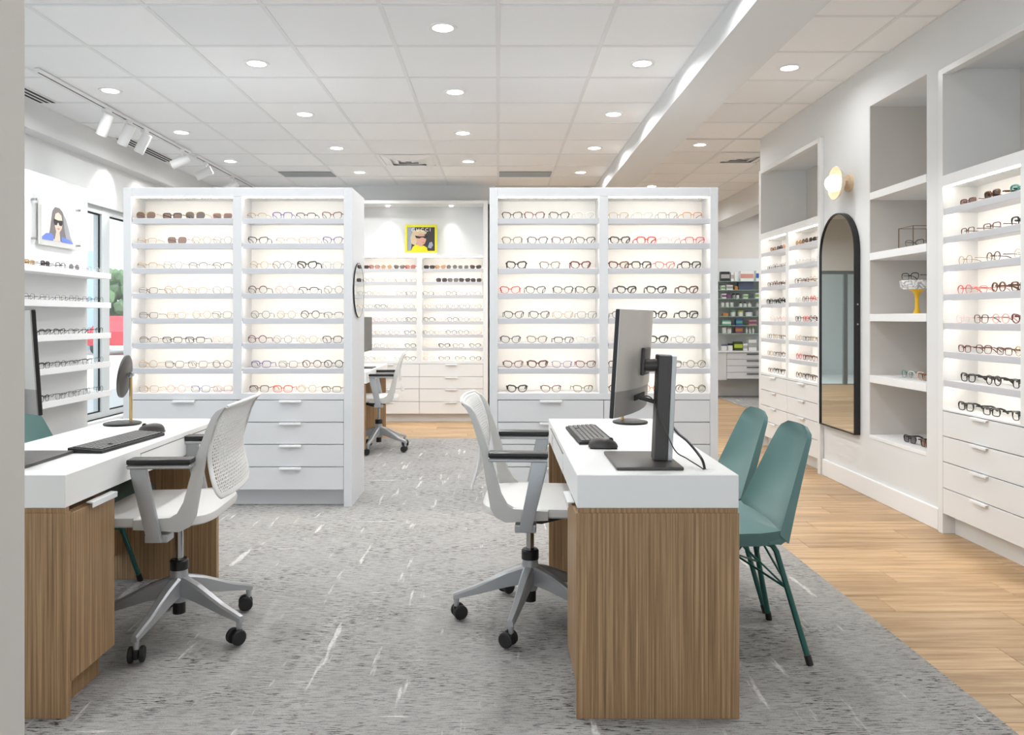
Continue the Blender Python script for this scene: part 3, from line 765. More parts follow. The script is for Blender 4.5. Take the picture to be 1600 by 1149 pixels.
flat2('sunglasses_print', [(-.075, .235), (-.02, .225), (.02, .225), (.075, .235), (.07, .205), (.045, .20), (.025, .212), (.005, .212), (-.02, .20), (-.06, .205)], 'black', -.005)
flat2('lips', [(.01, .155), (.04, .16), (.045, .15), (.02, .145)], 'lip_red', -.005)
tx = bpy.data.curves.new('lettering', 'FONT'); tx.body = 'GUCCI'; tx.size = .058; tx.extrude = .0005; tx.space_character = 1.45; tx.align_x = 'CENTER'
to = bpy.data.objects.new('lettering_curve', tx); C.objects.link(to)
tme = bpy.data.meshes.new_from_object(to.evaluated_get(bpy.context.evaluated_depsgraph_get())); tme.materials.clear()
bpy.data.objects.remove(to); bpy.data.curves.remove(tx)
to = inst('lettering', tme, 'paper', pr, (0.0, -.006, .285), (R(90), 0, 0))

# ------------------------------------------------------------------ arched mirror, sconce, niche objects
def arch(w, h, n=20):
    pts = [(-w, 0), (w, 0)]
    for k in range(n+1):
        a = math.pi*k/n; pts.append((w*math.cos(a), h-w+w*math.sin(a)))
    return pts
t = thing('arched_mirror', 'tall arched mirror with a thin black frame on the right wall', 'mirror', (XR, 5.80, .40))
o_, i_ = arch(.30, 1.6), arch(.292, 1.592)
i_ = [(y, z if k > 1 else .008) for k, (y, z) in enumerate(i_)]
fm_ = MB(); n = len(o_)
vs = [(-.002, y, z) for y, z in o_] + [(-.045, y, z) for y, z in o_] + [(-.045, y, z) for y, z in i_] + [(-.034, y, z) for y, z in i_]
fs = []
for a in range(3):
    for k in range(n): fs.append((a*n+k, a*n+(k+1) % n, (a+1)*n+(k+1) % n, (a+1)*n+k))
fm_.faces(vs, fs).build('frame', 'black', t, True, 30)
MB().prism(i_, -.036, -.03, 'x').build('glass', 'mirror', t, False)
for zz in (.78, .92): MB().lathe([(0, -.003), (.006, -.002), (.006, 0)], 10, c=(-.02, -.300, zz), axis='y').build('screw', 'silver', t)

mat('sconce_base', (216, 194, 166), .5)
t = thing('wall_sconce', 'round white globe wall sconce on a shallow dish above the arched mirror', 'wall lamp', (XR, 5.66, 2.20))
MB().lathe([(0, 0), (.062, 0), (.062, -.022), (.02, -.026), (.02, -.05), (0, -.05)], 30, axis='x').build('base', 'sconce_base', t)
mat('dish', (238, 226, 206), .5)
MB().lathe([(.022, -.045), (.06, -.062), (.10, -.085), (.122, -.112), (.119, -.115), (.096, -.092), (.05, -.07), (0, -.064)], 36, axis='x').build('dish', 'dish', t)
MB().lathe([(.064*math.sin(math.pi*k/14), -.118-.064*math.cos(math.pi*k/14)) for k in range(15)], 28, axis='x').build('globe', 'globe_light', t)
l = bpy.data.lights.new('sconce_lamp', 'POINT'); l.energy = .35; l.shadow_soft_size = .07; l.color = (1, .88, .68)
o = bpy.data.objects.new('sconce_lamp', l); C.objects.link(o); o.parent = t; o.location = (-.22, 0, 0)

t = thing('brass_display_box', 'open brass wire display box on the second niche shelf', 'display box', (2.69, 4.985, 1.668))
a, b, h = .09, .088, .134
for x in (-a, a):
    for y in (-b, b): MB().box(x-.002, x+.002, y-.002, y+.002, 0, h).build('upright', 'brass_dark', t, False)
r_ = MB()
for z in (.002, h): r_.tube([(-a, -b, z), (a, -b, z), (a, b, z), (-a, b, z)], .0024, 4, True)
r_.build('rails', 'brass_dark', t, False)
MB().box(-a, a, -b, b, .001, .007).build('base', 'brass', t, False)
for p0, p1 in (((-a, -b), (-a, b)), ((-a, -b), (a, -b)), ((a, -b), (a, b)), ((-a, b), (a, b))):
    MB().box(min(p0[0], p1[0])-.0008, max(p0[0], p1[0])+.0008, min(p0[1], p1[1])-.0008, max(p0[1], p1[1])+.0008, .007, h-.003).build('pane', 'acrylic', t, False)
eyewear('kc2', (2.655, 4.985, 1.6755), R(-62), 'inside the brass wire box on the niche shelf', True, None)
t = thing('marble_stand', 'marble dish on a yellow trumpet stem standing on third niche shelf', 'display stand', (2.69, 5.02, 1.251))
MB().lathe([(0, 0), (.024, 0), (.024, .004), (.013, .03), (.011, .08), (.014, .12), (.026, .142), (.05, .155), (.05, .158), (0, .158)], 28).build('stem', 'yellow', t)
MB().lathe([(0, .156), (.088, .156), (.096, .17), (.102, .21), (.098, .214), (.09, .206), (0, .204)], 12).build('dish', 'marble', t, ang=20)
eyewear('ks2', (2.645, 5.02, 1.4665), R(-68), 'standing on the marble dish', True, None)
t = thing('display_tray', 'thin grey tray under the glasses on the fourth niche shelf', 'tray', (2.70, 4.92, .833))
MB().box(-.12, .12, -.22, .20, 0, .006, .002).build('tray', 'print_gray', t, False)
for i, (y, c, w) in enumerate(((5.03, 'qs2', 'farthest on the grey tray'), (4.92, 'cs2', 'second on the grey tray'), (4.83, 'os2', 'third on the grey tray'), (4.75, 'ts2', 'nearest on the grey tray'))):
    eyewear(c, (2.63, y, .8395), R(-90+20*(i % 2)), w+' in the niche', True, 'eyewear on the niche tray')
t = thing('sign_block', 'dark green-grey sign block standing behind the tray of glasses', 'sign', (2.79, 4.87, .8395))
MB().prism([(-.012, 0), (.012, 0), (.012, .13), (-.012, .13)], -.05, .05, 'y').build('block', 'dark_gray', t, False)
MB().box(-.0132, -.0120, -.025, .02, .095, .107).build('text_bar', 'print_gray', t, False)
t = thing('small_display_box', 'small navy box at the end of the fourth niche shelf', 'box', (2.82, 4.72, .8335))
mat('navy', (44, 52, 74), .5)
MB().box(-.03, .03, -.04, .04, 0, .062, .002).build('box', 'navy', t, False); MB().box(-.031, .031, -.041, .041, .062, .08, .002).build('lid', 'navy', t, False)
for y, c, w in ((4.985, 'ks3G', 'farther'), (4.80, 'ts3B', 'middle'), (4.685, 'ns3', 'nearer')):
    eyewear(c, (2.625, y, .4258), R(-90+(5 if w == 'farther' else -4)), w+' pair on the niche bottom shelf', True, 'eyewear on the niche bottom shelf')

# ------------------------------------------------------------------ far product room
def far_unit():
    D = 12.1
    t = thing('wall_shelving', 'pale wall shelving with glass shelves and four drawers in the far room', 'shelving', (3.2, D, 0))
    MB().box(.05, 1.35, .26, .31, 0, 2.17).build('back_panel', 'wall', t, False)
    MB().box(.18, 1.35, -.14, .26, .29, .70).build('drawer_body', 'gap', t, False)
    MB().box(.05, .29, -.16, .26, .28, .71, .002).build('end_panel', 'cab', t, False)
    MB().box(.05, 1.35, -.18, .26, .70, .722, .002).build('worktop', 'cab', t, False)
    MB().box(.05, 1.35, .2, .26, 0, .285).build('base', 'wall_gray', t, False)
    for k in range(4):
        z1 = .695-.10*k
        d = MB().box(.295, 1.35, -.158, -.14, z1-.095, z1, .002).build('drawer', 'cab', t, False)
        MB().box(.60, 1.2, -.175, -.158, z1-.026, z1-.012).build('handle', 'dark_gray', d, False)
    for y in SHY: MB().box(.06, 1.35, 0.0, .258, pz(y, D+.1)-.008, pz(y, D+.1), .001).build('shelf', 'glass_green_edge', t, False)
SHY = [440, 453.6, 467, 480, 494.5, 508.5, 521]
far_unit()
for nm, c in (('p_white', (232, 231, 228)), ('p_black', (38, 36, 38)), ('p_navy', (88, 94, 118)), ('p_green', (120, 176, 96)), ('p_teal', (96, 168, 140)), ('p_blue', (50, 92, 160)), ('p_orange', (190, 130, 70)), ('p_purple', (126, 84, 120)), ('p_lime', (176, 190, 60)), ('p_pink', (206, 150, 140)), ('p_gray', (170, 170, 168)), ('p_dkgreen', (56, 70, 30))): mat(nm, c, .5)
def product(x0, x1, h, row, kind, col, band, label):
    """pixel extent on the far shelves, h in pixels"""
    D = 12.18; z = .7225 if row == 7 else pz(SHY[row], 12.2)+.0005
    X0, X1 = px(x0, D), px(x1, D); w = (X1-X0)/2; H = h*D/F
    nm = {'box': 'product_box', 'tub': 'product_tub', 'bottle': 'product_bottle'}[kind]
    t = thing(nm, label, {'box': 'box', 'tub': 'tub', 'bottle': 'bottle'}[kind], ((X0+X1)/2, D, z), 0, 'eye-care products on the far shelves')
    if kind == 'box':
        MB().box(-w, w, -.04, .05, 0, H, .002).build('carton', col, t, False)
        if band: MB().box(-w-.0006, w+.0006, -.0412, -.0395, H*.3, H*.72).build('label_band', band, t, False)
    elif kind == 'tub':
        MB().lathe([(0, 0), (w*.93, 0), (w, H*.1), (w, H*.72), (0, H*.72)], 16).build('tub', col, t)
        MB().lathe([(0, H*.72), (w*1.03, H*.72), (w*1.03, H), (0, H)], 16).build('lid', band or 'p_white', t)
    else:
        MB().lathe([(0, 0), (w, 0), (w, H*.62), (w*.5, H*.72), (w*.5, H*.75), (0, H*.75)], 14).build('bottle', col, t)
        MB().lathe([(0, H*.75), (w*.55, H*.75), (w*.5, H), (0, H)], 12).build('cap', band or 'p_white', t)
PR = [
 (1125.5, 1139, 15, 0, 'box', 'p_black', 'p_gray', 'black carton with grey panel on the top far shelf'),
 (1141, 1145.5, 14, 0, 'box', 'p_white', 'p_gray', 'slim white carton beside the black carton'), (1146.5, 1151, 14, 0, 'box', 'p_white', None, 'plain slim white carton on the top far shelf'),
 (1156, 1176, 16, 0, 'box', 'p_white', 'p_pink', 'wide white carton with pink marks on the top far shelf'), (1180, 1187, 17, 0, 'box', 'p_white', 'p_blue', 'white carton with a blue mark, right end of top far shelf'),
 (1126, 1132, 7, 1, 'box', 'p_white', 'p_green', 'small white and green box on second far shelf'), (1134, 1144, 8, 1, 'box', 'p_white', 'p_gray', 'white box in the middle of second far shelf'), (1147, 1152, 6, 1, 'box', 'p_orange', None, 'small brown box on second far shelf'), (1153, 1176, 12.5, 1, 'box', 'p_navy', None, 'large slate blue box on second far shelf'), (1179, 1187, 9, 2, 'box', 'p_white', 'p_green', 'white and green box, right end of third far shelf'),
 (1127, 1134, 8, 2, 'box', 'p_white', 'p_purple', 'white and purple box on third far shelf'), (1135, 1140, 8, 2, 'box', 'p_purple', None, 'plain purple box on third far shelf'), (1144, 1149, 8, 2, 'tub', 'p_gray', 'p_black', 'black-lidded jar, left on third far shelf'), (1150, 1155, 8, 2, 'tub', 'p_white', 'p_black', 'black-lidded white jar, right on third far shelf'), (1160, 1168, 7, 2, 'box', 'p_white', 'p_green', 'green striped box mid third far shelf'),
 (1126.5, 1132, 7, 3, 'tub', 'p_white', 'p_white', 'left white tub of three on fourth far shelf'), (1133.5, 1139, 7, 3, 'tub', 'p_white', 'p_white', 'middle white tub of three on fourth far shelf'), (1140.5, 1146, 7, 3, 'tub', 'p_white', 'p_white', 'right white tub of three on fourth far shelf'), (1154, 1160, 8, 3, 'bottle', 'p_white', 'p_black', 'first black-capped white bottle on fourth far shelf'), (1161, 1167, 8, 3, 'bottle', 'p_white', 'p_black', 'second black-capped white bottle on fourth far shelf'), (1168, 1174, 8, 3, 'bottle', 'p_white', 'p_gray', 'grey-capped white bottle on fourth far shelf'), (1181, 1186, 7, 3, 'tub', 'p_white', 'p_gray', 'lone white tub at right end of fourth far shelf'),
 (1129, 1137, 5, 4, 'box', 'p_orange', None, 'orange-brown box on fifth far shelf'), (1141.5, 1149, 9, 4, 'tub', 'p_white', 'p_teal', 'white tub with teal lid on fifth far shelf'), (1153, 1161, 9, 4, 'tub', 'p_white', 'p_lime', 'white tub with lime lid on fifth far shelf'), (1164.5, 1175.5, 9, 4, 'tub', 'p_white', 'p_navy', 'white tub with navy lid on fifth far shelf'), (1180, 1186, 9, 4, 'tub', 'p_gray', 'p_gray', 'grey tub at right end of fifth far shelf'),
 (1127.5, 1141, 8, 5, 'box', 'p_teal', 'p_white', 'teal and white box on sixth far shelf'), (1149, 1159, 10, 5, 'box', 'p_blue', 'p_teal', 'blue and green box on sixth far shelf'), (1169, 1181, 8, 5, 'box', 'p_pink', 'p_purple', 'pink and purple box on sixth far shelf'),
 (1128, 1135, 9, 6, 'tub', 'p_white', 'p_white', 'left wide white tub on seventh far shelf'), (1136, 1143, 9, 6, 'tub', 'p_white', 'p_gray', 'grey-lidded white tub on seventh far shelf'), (1148, 1159, 10, 6, 'box', 'p_purple', 'p_orange', 'purple and orange box on seventh far shelf'), (1165, 1168.5, 10, 6, 'bottle', 'p_white', 'p_gray', 'first slim bottle of three on seventh far shelf'), (1170, 1173.5, 10, 6, 'bottle', 'p_white', 'p_gray', 'second slim bottle of three on seventh far shelf'), (1175, 1178.5, 10, 6, 'bottle', 'p_white', 'p_gray', 'third slim bottle of three on seventh far shelf'),
 (1127, 1136, 10, 7, 'tub', 'p_white', 'p_navy', 'white tub with navy lid on the far drawer top'), (1137, 1145, 11, 7, 'tub', 'p_white', 'p_black', 'white tub with black lid on the far drawer top'), (1146, 1159, 14, 7, 'box', 'p_dkgreen', 'p_lime', 'dark box with lime picture on the far drawer top'), (1160, 1167, 11, 7, 'box', 'p_white', 'p_gray', 'small white carton on the far drawer top'), (1168.5, 1181, 17, 7, 'box', 'p_white', 'p_gray', 'tall white carton on the far drawer top')]
for a in PR: product(*a)

# ------------------------------------------------------------------ desks
def desk(name, label, loc, side):
    """side = +1: drawers and knee space face -x (user sits at -x); local x from 0 (user side) to .5, y from 0 (near end) to 1.33"""
    t = thing(name, label, 'desk', loc)
    s = side
    def bx(x0, x1, *r, **k):
        a, b = (x0, x1) if s > 0 else (-x1, -x0)
        return MB().box(a, b, *r, **k)
    bx(0, .49, 0, 1.33, .645, .746, bev=.002).build('top', 'solid_white', t, False)
    bx(.002, .488, .004, .026, .630, .645).build('shadow_gap', 'veneer', t, False)
    bx(-.002, .492, 0, .028, 0.006, .630, bev=.001).build('end_panel', 'veneer', t, False)
    bx(-.002, .492, 1.27, 1.30, 0.006, .640, bev=.001).build('end_panel', 'veneer', t, False)
    bx(.05, .43, .028, .30, .0062, .10).build('plinth', 'veneer', t, False)
    bx(.018, .45, .028, .305, .10, .625).build('pedestal', 'veneer', t, False)
    d = bx(-.002, .016, .031, .303, .105, .622, bev=.001).build('drawer_front', 'veneer', t, False)
    q = MB().prism([(-.018, .632), (.004, .634), (.004, .630), (-.015, .628), (-.015, .615), (-.018, .615)], .13, .29, 'y')
    if s < 0: q.xf(Matrix.Scale(-1, 4, (1, 0, 0)))
    q.build('handle', 'handle', d, False)
    f = bx(-.0025, .012, .50, 1.16, .650, .722, bev=.001).build('pencil_drawer', 'solid_white', t, False)
    bx(-.003, .01, .50, 1.16, .7225, .725).build('drawer_gap', 'gap', f, False)
    bx(.46, .475, .028, 1.27, .12, .64).build('modesty_panel', 'veneer', t, False)
    return t
desk('reception_desk', 'white-topped walnut veneer desk with the monitor arm, on the right', (.240, 2.37, 0), 1)
desk('reception_desk', 'white-topped walnut veneer desk cropped by the left wall end', (-1.312, 2.37, 0), -1)
t = thing('cable_grommet', 'white cable grommet at the corner of the right desk', 'grommet', (.648, 2.445, .746))
MB().lathe([(.012, .001), (.03, .002), (.032, 0)], 24).build('ring', 'trim', t)
desk_far = thing('side_desk', 'white desk end behind the left island display', 'desk', (-1.16, 6.9, 0))
MB().box(-.6, 0, 0, 1.3, .645, .746, .002).build('top', 'solid_white', desk_far, False)
MB().box(-.6, -.01, .0, .03, 0.006, .64).build('end_panel', 'veneer', desk_far, False)
MB().box(-.6, -.01, 1.25, 1.28, 0.006, .64).build('end_panel', 'veneer', desk_far, False)

# ------------------------------------------------------------------ monitors, keyboards, mice, table mirrors
def monitor(loc, yaw, s, label, off=(-.02, .03)):
    """local: screen faces -x*s; origin on the desk at the base plate's centre"""
    t = thing('computer_monitor', label, 'monitor', loc)
    S_ = Matrix.Scale(s, 4, (1, 0, 0)) if s < 0 else Matrix.Identity(4)
    MB().box(-.105, .105, -.15, .15, 0, .011, .004, 2).xf(S_).build('base_plate', 'dark_gray', t)
    lean = Matrix.Translation((.058, -.02, .011)) @ Matrix.Rotation(R(2.5), 4, 'Y')
    MB().box(-.026, .016, -.028, .028, 0, .345, .003).xf(S_ @ lean).build('column', 'dark_gray', t)
    MB().box(.0165, .034, -.025, .025, 0, .345, .003).xf(S_ @ lean).build('column_cover', 'silver', t)
    MB().tube([(.06, -.02, .322), (.005, 0.0, .318)], .021, 14).xf(S_).build('arm', 'dark_gray', t)
    P = S_ @ Matrix.Translation((off[0], off[1], .335)) @ Matrix.Rotation(yaw, 4, 'Z') @ Matrix.Rotation(R(3.5), 4, 'Y')
    MB().box(-.012, .0, -.25, .25, -.168, .168, .002).xf(P).build('bezel', 'black', t, False)
    MB().box(-.0135, -.0118, -.243, .243, -.155, .162).xf(P).build('screen', 'black', t, False)
    b = MB()
    ys = [-.248, -.19, -.10, 0, .10, .19, .248]; dx = [.004, .018, .030, .034, .030, .018, .004]
    poly = [(0.0, ys[0])]+[(d, y) for d, y in zip(dx, ys)]+[(0.0, ys[-1])]
    b.prism(poly, -.085, .166, 'z').xf(P).build('back_cover', 'monitor_gray', t, True, 25)
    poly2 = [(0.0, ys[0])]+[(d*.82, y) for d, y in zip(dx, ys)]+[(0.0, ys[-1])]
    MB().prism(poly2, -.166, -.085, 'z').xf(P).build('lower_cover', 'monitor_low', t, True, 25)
    MB().prism([(-.045, -.045), (.045, -.045), (.045, .045), (-.045, .045)], .033, .045, 'x', .004).xf(P).build('mount', 'dark_gray', t)
    MB().box(.027, .031, -.09, .06, -.125, -.108).xf(P).build('ports', 'black_rough', t, False)
    return P
YAW = -math.atan2(.377, .926)
P_R = monitor((.475, 2.585, .746), YAW, 1, 'grey monitor seen from behind on a stand, on the right desk')
monitor((-1.595, 2.60, .746), R(-43), -1, 'monitor seen edge-on beside the left wall end', (.03, .04))
def at_r(x, y, z): return tuple(Vector((.475, 2.585, .746)) + (P_R @ Vector((x, y, z))))
def cable(pts, r, m, label):
    P_ = [Vector(p) for p in pts]; out = []
    for k in range(len(P_)-1):
        a0, a1, a2, a3 = P_[max(k-1, 0)], P_[k], P_[k+1], P_[min(k+2, len(P_)-1)]
        for q in range(6):
            f = q/6; out.append(.5*((2*a1)+(a2-a0)*f+(2*a0-5*a1+4*a2-a3)*f*f+(3*a1-a0-3*a2+a3)*f**3))
    o = MB().tube(out+[P_[-1]], r, 8).build('monitor_cable', m, None)
    return tag(o, label, 'cable', 'monitor cables on the right desk')
a = at_r(.036, -.045, -.118)
plug = tuple(Vector(a)+Vector((.045, -.012, -.012)))
cable([a, plug, (plug[0]+.03, plug[1], plug[2]-.01), (.555, 2.60, .90), (.585, 2.56, .85), (.615, 2.52, .82), (.64, 2.46, .78), (.647, 2.446, .748)], .0042, 'black', 'thicker black cable arching down to the desk grommet')
b_ = at_r(.034, -.02, -.118)
cable([b_, tuple(Vector(b_)+Vector((.03, -.03, -.002))), (.53, 2.52, .885), (.565, 2.50, .80), (.60, 2.49, .775), (.63, 2.46, .757), (.644, 2.447, .748)], .002, 'dark_gray', 'thin dark cable looping from the monitor to the grommet')
MBp = MB().tube([a, plug], .007, 10).build('cable_plug', 'black', None); tag(MBp, 'thick black plug in the back of the right monitor', 'plug')

def keyboard(loc, rz, label):
    """long axis along local y"""
    t = thing('keyboard', label, 'keyboard', loc, rz)
    MB().prism([(-.064, 0), (.064, 0), (.064, .018), (-.064, .010)], -.215, .215, 'y', .002).build('case', 'black_rough', t)
    k = MB()
    for i in range(6):
        for j in range(19):
            if j == 14 and i in (1,): continue
            x = -.054+.0182*i; y = -.204+.0217*j; z = .0108+(x+.064)/.128*.008
            k.box(x, x+.0155, y, y+.0185, z, z+.0045, .0012)
    o = k.build('keys', 'key', t, False); o['kind'] = 'stuff'
keyboard((.362, 3.15, .7465), R(2), 'dark grey keyboard on the right desk')
keyboard((-1.432, 2.96, .7465), R(180-5), 'dark grey keyboard on the left desk')
def mouse(loc, rz, label):
    """long axis along local x, nose towards +x"""
    t = thing('computer_mouse', label, 'mouse', loc, rz)
    n, m_ = 18, 8; vs = []; fs = []
    for j in range(m_+1):
        f = j/m_; sc = math.cos(f*math.pi/2)**.55 if j < m_ else 0.0
        for k in range(n):
            a = 2*math.pi*k/n
            vs.append((.054*sc*math.cos(a)-.004*f, .031*sc*math.sin(a)*(1-.08*math.cos(a)), .004+.034*math.sin(f*math.pi/2)-.008*max(0, math.cos(a))*sc*f))
    for j in range(m_):
        for k in range(n): fs.append((j*n+k, j*n+(k+1) % n, (j+1)*n+(k+1) % n, (j+1)*n+k))
    fs.append(tuple(range(n))[::-1])
    mb = MB().faces(vs, fs); bmesh.ops.remove_doubles(mb.bm, verts=mb.bm.verts, dist=1e-5)
    mb.build('body', 'dark_gray', t, True, 60)
    MB().box(-.05, .05, -.028, .028, 0, .006, .003).build('sole', 'black', t)
    MB().lathe([(0, -.003), (.009, -.003), (.009, .003), (0, .003)], 12, c=(.028, 0, .030), axis='y').build('scroll_wheel', 'black', t)
mouse((.385, 2.86, .7465), R(-4), 'dark grey mouse beside the keyboard on the right desk')
mouse((-1.44, 3.25, .7465), R(186), 'dark grey mouse beyond the keyboard on the left desk')
def table_mirror(loc, rz, label):
    t = thing('table_mirror', label, 'mirror', loc, rz)
    MB().lathe([(0, 0), (.077, 0), (.08, .004), (.078, .009), (.06, .013), (0, .013)], 36).build('base', 'black', t)
    MB().tube([(.035, 0, .012), (.035, 0, .215)], .0065, 12).build('stem', 'brass', t)
    MB().lathe([(.0, -.014), (.012, -.014), (.012, .014), (0, .014)], 14, c=(.035, 0, .222), axis='y').build('joint', 'chrome', t)
    X = Matrix.Translation((.012, 0, .215)) @ Matrix.Rotation(R(7), 4, 'Y')
    MB().lathe([(0, .008), (.09, .004), (.096, 0), (.096, -.008), (.092, -.010), (0, -.010)], 40, axis='x').xf(X).build('disc', 'dark_gray', t)
    MB().lathe([(0, -.0105), (.09, -.0105), (.09, -.0102)], 40, axis='x').xf(X).build('glass', 'mirror', t)
table_mirror((-1.68, 3.50, .746), R(10), 'round tabletop mirror with brass stem on the left desk')
table_mirror((.60, 3.55, .746), R(180), 'round tabletop mirror half hidden behind the right monitor')

# ------------------------------------------------------------------ office chairs
def office_chair(loc, rz, base_rz, label):
    """faces local +x"""
    t = thing('office_chair', label, 'chair', loc, rz, None)
    # base
    hub = MB().lathe([(0, .12), (.028, .12), (.032, .13), (.034, .215), (.031, .245), (0, .245)], 22).build('hub', 'alu', t)
    MB().lathe([(0, .075), (.024, .075), (.024, .12), (0, .12)], 18).build('cylinder_end', 'black', t)
    MB().lathe([(0, .245), (.035, .245), (.035, .278), (.030, .285), (0, .285)], 22).build('collar', 'black', t)
    MB().lathe([(0, .285), (.016, .285), (.016, .46), (0, .46)], 18).build('gas_column', 'chrome', t)
    for k in range(5):
        a = base_rz-rz+2*math.pi*k/5; RT = Matrix.Rotation(a, 4, 'Z')
        sec = [(.020, .150, .222, .022), (.10, .135, .196, .019), (.22, .105, .140, .015), (.300, .088, .112, .0125), (.310, .086, .108, .011)]
        vs = []; fs = []
        for x, z0, z1, w in sec: vs += [(x, -w, z0), (x, w, z0), (x, w, z1-.008), (x, w*.62, z1), (x, -w*.62, z1), (x, -w, z1-.008)]
        for i in range(len(sec)-1):
            for q in range(6): fs.append((i*6+q, i*6+(q+1) % 6, i*6+6+(q+1) % 6, i*6+6+q))
        fs += [(5, 4, 3, 2, 1, 0), tuple(range(len(vs)-6, len(vs)))]
        leg = MB().faces(vs, fs).xf(RT).build('base_leg', 'alu', t, False)
        MB().lathe([(0, .055), (.009, .055), (.0115, .09), (0, .09)], 12, c=(.297, 0, 0)).xf(RT).build('stem', 'alu', leg)
        cr = Matrix.Translation((RT @ Vector((.297, 0, 0)))) @ Matrix.Rotation(a+R([20, 75, -30, 50, 110][k]), 4, 'Z')
        ca = MB().box(-.008, .012, -.009, .009, .022, .058, .003).xf(cr).build('caster', 'black', t)
        for y in (-.019, .019):
            MB().lathe([(0, -.0085), (.024, -.0085), (.0285, -.005), (.0285, .005), (.024, .0085), (0, .0085)], 22, c=(-.012, y, .0348), axis='y').xf(cr).build('wheel', 'black_rough', ca)
    # mechanism and seat
    MB().prism([(-.10, .455), (-.03, .415), (.05, .412), (.20, .452), (.20, .468), (-.10, .468)], -.11, .11, 'y', .004).build('mechanism', 'black', t)
    vs = []; N_ = 40; seat = []
    for k in range(N_):
        a = 2*math.pi*k/N_; c, s_ = math.cos(a), math.sin(a); e = 2/5.0
        seat.append((.055+.24*math.copysign(abs(c)**e, c), .24*math.copysign(abs(s_)**e, s_)))
    mb = MB(); rings = []
    for sc, z in ((.90, .462), (.985, .472), (1.0, .487), (.985, .500), (.93, .504), (.5, .496), (0.02, .494)):
        ring = []
        for x, y in seat:
            X, Y = .055+(x-.055)*sc, y*sc
            drop = .030*max(0, (X-.20)/.095)**2 if X > .20 else 0
            ring.append(mb.bm.verts.new((X, Y, z-drop)))
        rings.append(ring)
    for A, B in zip(rings, rings[1:]):
        for k in range(N_): mb.bm.faces.new((A[k], A[(k+1) % N_], B[(k+1) % N_], B[k]))
    mb.bm.faces.new(rings[0][::-1]); mb.bm.faces.new(rings[-1])
    mb.build('seat', 'plastic_white', t, True, 50)
    # back: side uprights joined to the seat sides, and perforated panel
    for s in (-1, 1):
        poly = [(.075, .500), (-.055, .500), (-.082, .515), (-.102, .560), (-.144, .715), (-.180, .815), (-.197, .858), (-.215, .882), (-.248, .9005), (-.252, .894), (-.226, .872), (-.209, .838), (-.176, .715), (-.150, .560), (-.142, .505), (-.122, .470), (-.085, .452), (.075, .462)]
        y0 = s*.225; y1 = s*.252
        MB().prism(poly, min(y0, y1), max(y0, y1), 'y', .004).build('back_upright', 'plastic_gray', t)
        # arm
        arm = MB(); q = [(.0, .425), (.04, .428), (.082, .688), (.022, .688), (.028, .640)]
        arm.prism([(-.035, .425), (.012, .425), (.072, .672), (.072, .690), (.018, .690)], s*.262 if s > 0 else -.284, s*.284 if s > 0 else -.262, 'y', .003)
        a_ = arm.build('armrest', 'alu', t)
        MB().box(-.145, .075, s*.275-.032, s*.275+.032, .688, .702, .004).build('pad_tray', 'silver', a_)
        MB().box(-.145, .075, s*.275-.034, s*.275+.034, .703, .722, .006, 2).build('pad', 'black', a_)
        MB().box(-.05, .03, s*.225-.03 if s > 0 else -.262, .262 if s > 0 else -.225+.03, .418, .446, .003).build('arm_bracket', 'alu', a_)
    prof = [(-.214, .555), (-.204, .59), (-.188, .65), (-.180, .71), (-.186, .765), (-.200, .82), (-.215, .86), (-.229, .882), (-.250, .897)]
    def curve(v):
        f = v*(len(prof)-1); i = min(int(f), len(prof)-2); q = f-i
        P_ = [Vector((p[0], 0, p[1])) for p in (prof[max(i-1, 0)], prof[i], prof[i+1], prof[min(i+2, len(prof)-1)])]
        return 0.5*((2*P_[1])+(P_[2]-P_[0])*q+(2*P_[0]-5*P_[1]+4*P_[2]-P_[3])*q*q+(3*P_[1]-P_[0]-3*P_[2]+P_[3])*q**3)
    def SF(u, v):
        p = curve(v); hw = .234*(1-.20*max(0, (.16-v)/.16)**1.5)
        return Vector((p.x-.018*(1-u*u)+.0*v, u*hw, p.z+.006*(1-u*u)*(1 if v > .9 else 0)))
    mb = MB(); nu, nv = 30, 40; bm = mb.bm
    G = {}
    def GV(i, j):
        if (i, j) not in G: G[(i, j)] = bm.verts.new(SF(-1+2*i/nu, j/nv))
        return G[(i, j)]
    for i in range(nu):
        for j in range(nv):
            c4 = [GV(i, j), GV(i+1, j), GV(i+1, j+1), GV(i, j+1)]
            if i in (0, 1, nu-1, nu-2) or j < 3 or j > nv-4: bm.faces.new(c4); continue
            ce = sum((v.co for v in c4), Vector())/4
            h = .31 if (i+j) % 2 else .24
            if (i+j) % 2: mids = [ce+(v.co-ce)*.72 for v in c4]
            else: mids = [ce+(v.co-ce)*.56 for v in c4]
            iv = [bm.verts.new(m_) for m_ in mids]
            for q in range(4): bm.faces.new((c4[q], c4[(q+1) % 4], iv[(q+1) % 4], iv[q]))
    me = mb.mesh('back_mesh', True, 60)
    bo = inst('back_mesh', me, 'plastic_white', t)
    so = bo.modifiers.new('thickness', 'SOLIDIFY'); so.thickness = .003
    MB().tube([tuple(SF(-1+2*k/14, 1.0)) for k in range(15)], .006, 8).build('top_rim', 'plastic_white', t)
    return t
ch = office_chair((.13, 3.16, .006), R(-4), R(182), 'white mesh-back office chair with casters at the right desk')
def chair_copy(loc, rz, base_rz, label): return office_chair(loc, rz, base_rz, label)
chair_copy((-1.235, 3.03, .006), R(183), R(264), 'white mesh-back office chair with casters at the left desk')
chair_copy((-1.10, 7.22, .006), R(186), R(-28), 'white mesh-back office chair far behind the left island display')
t = thing('computer_monitor', 'thin dark monitor edge behind the left island display', 'monitor', (-1.285, 7.5, .746))
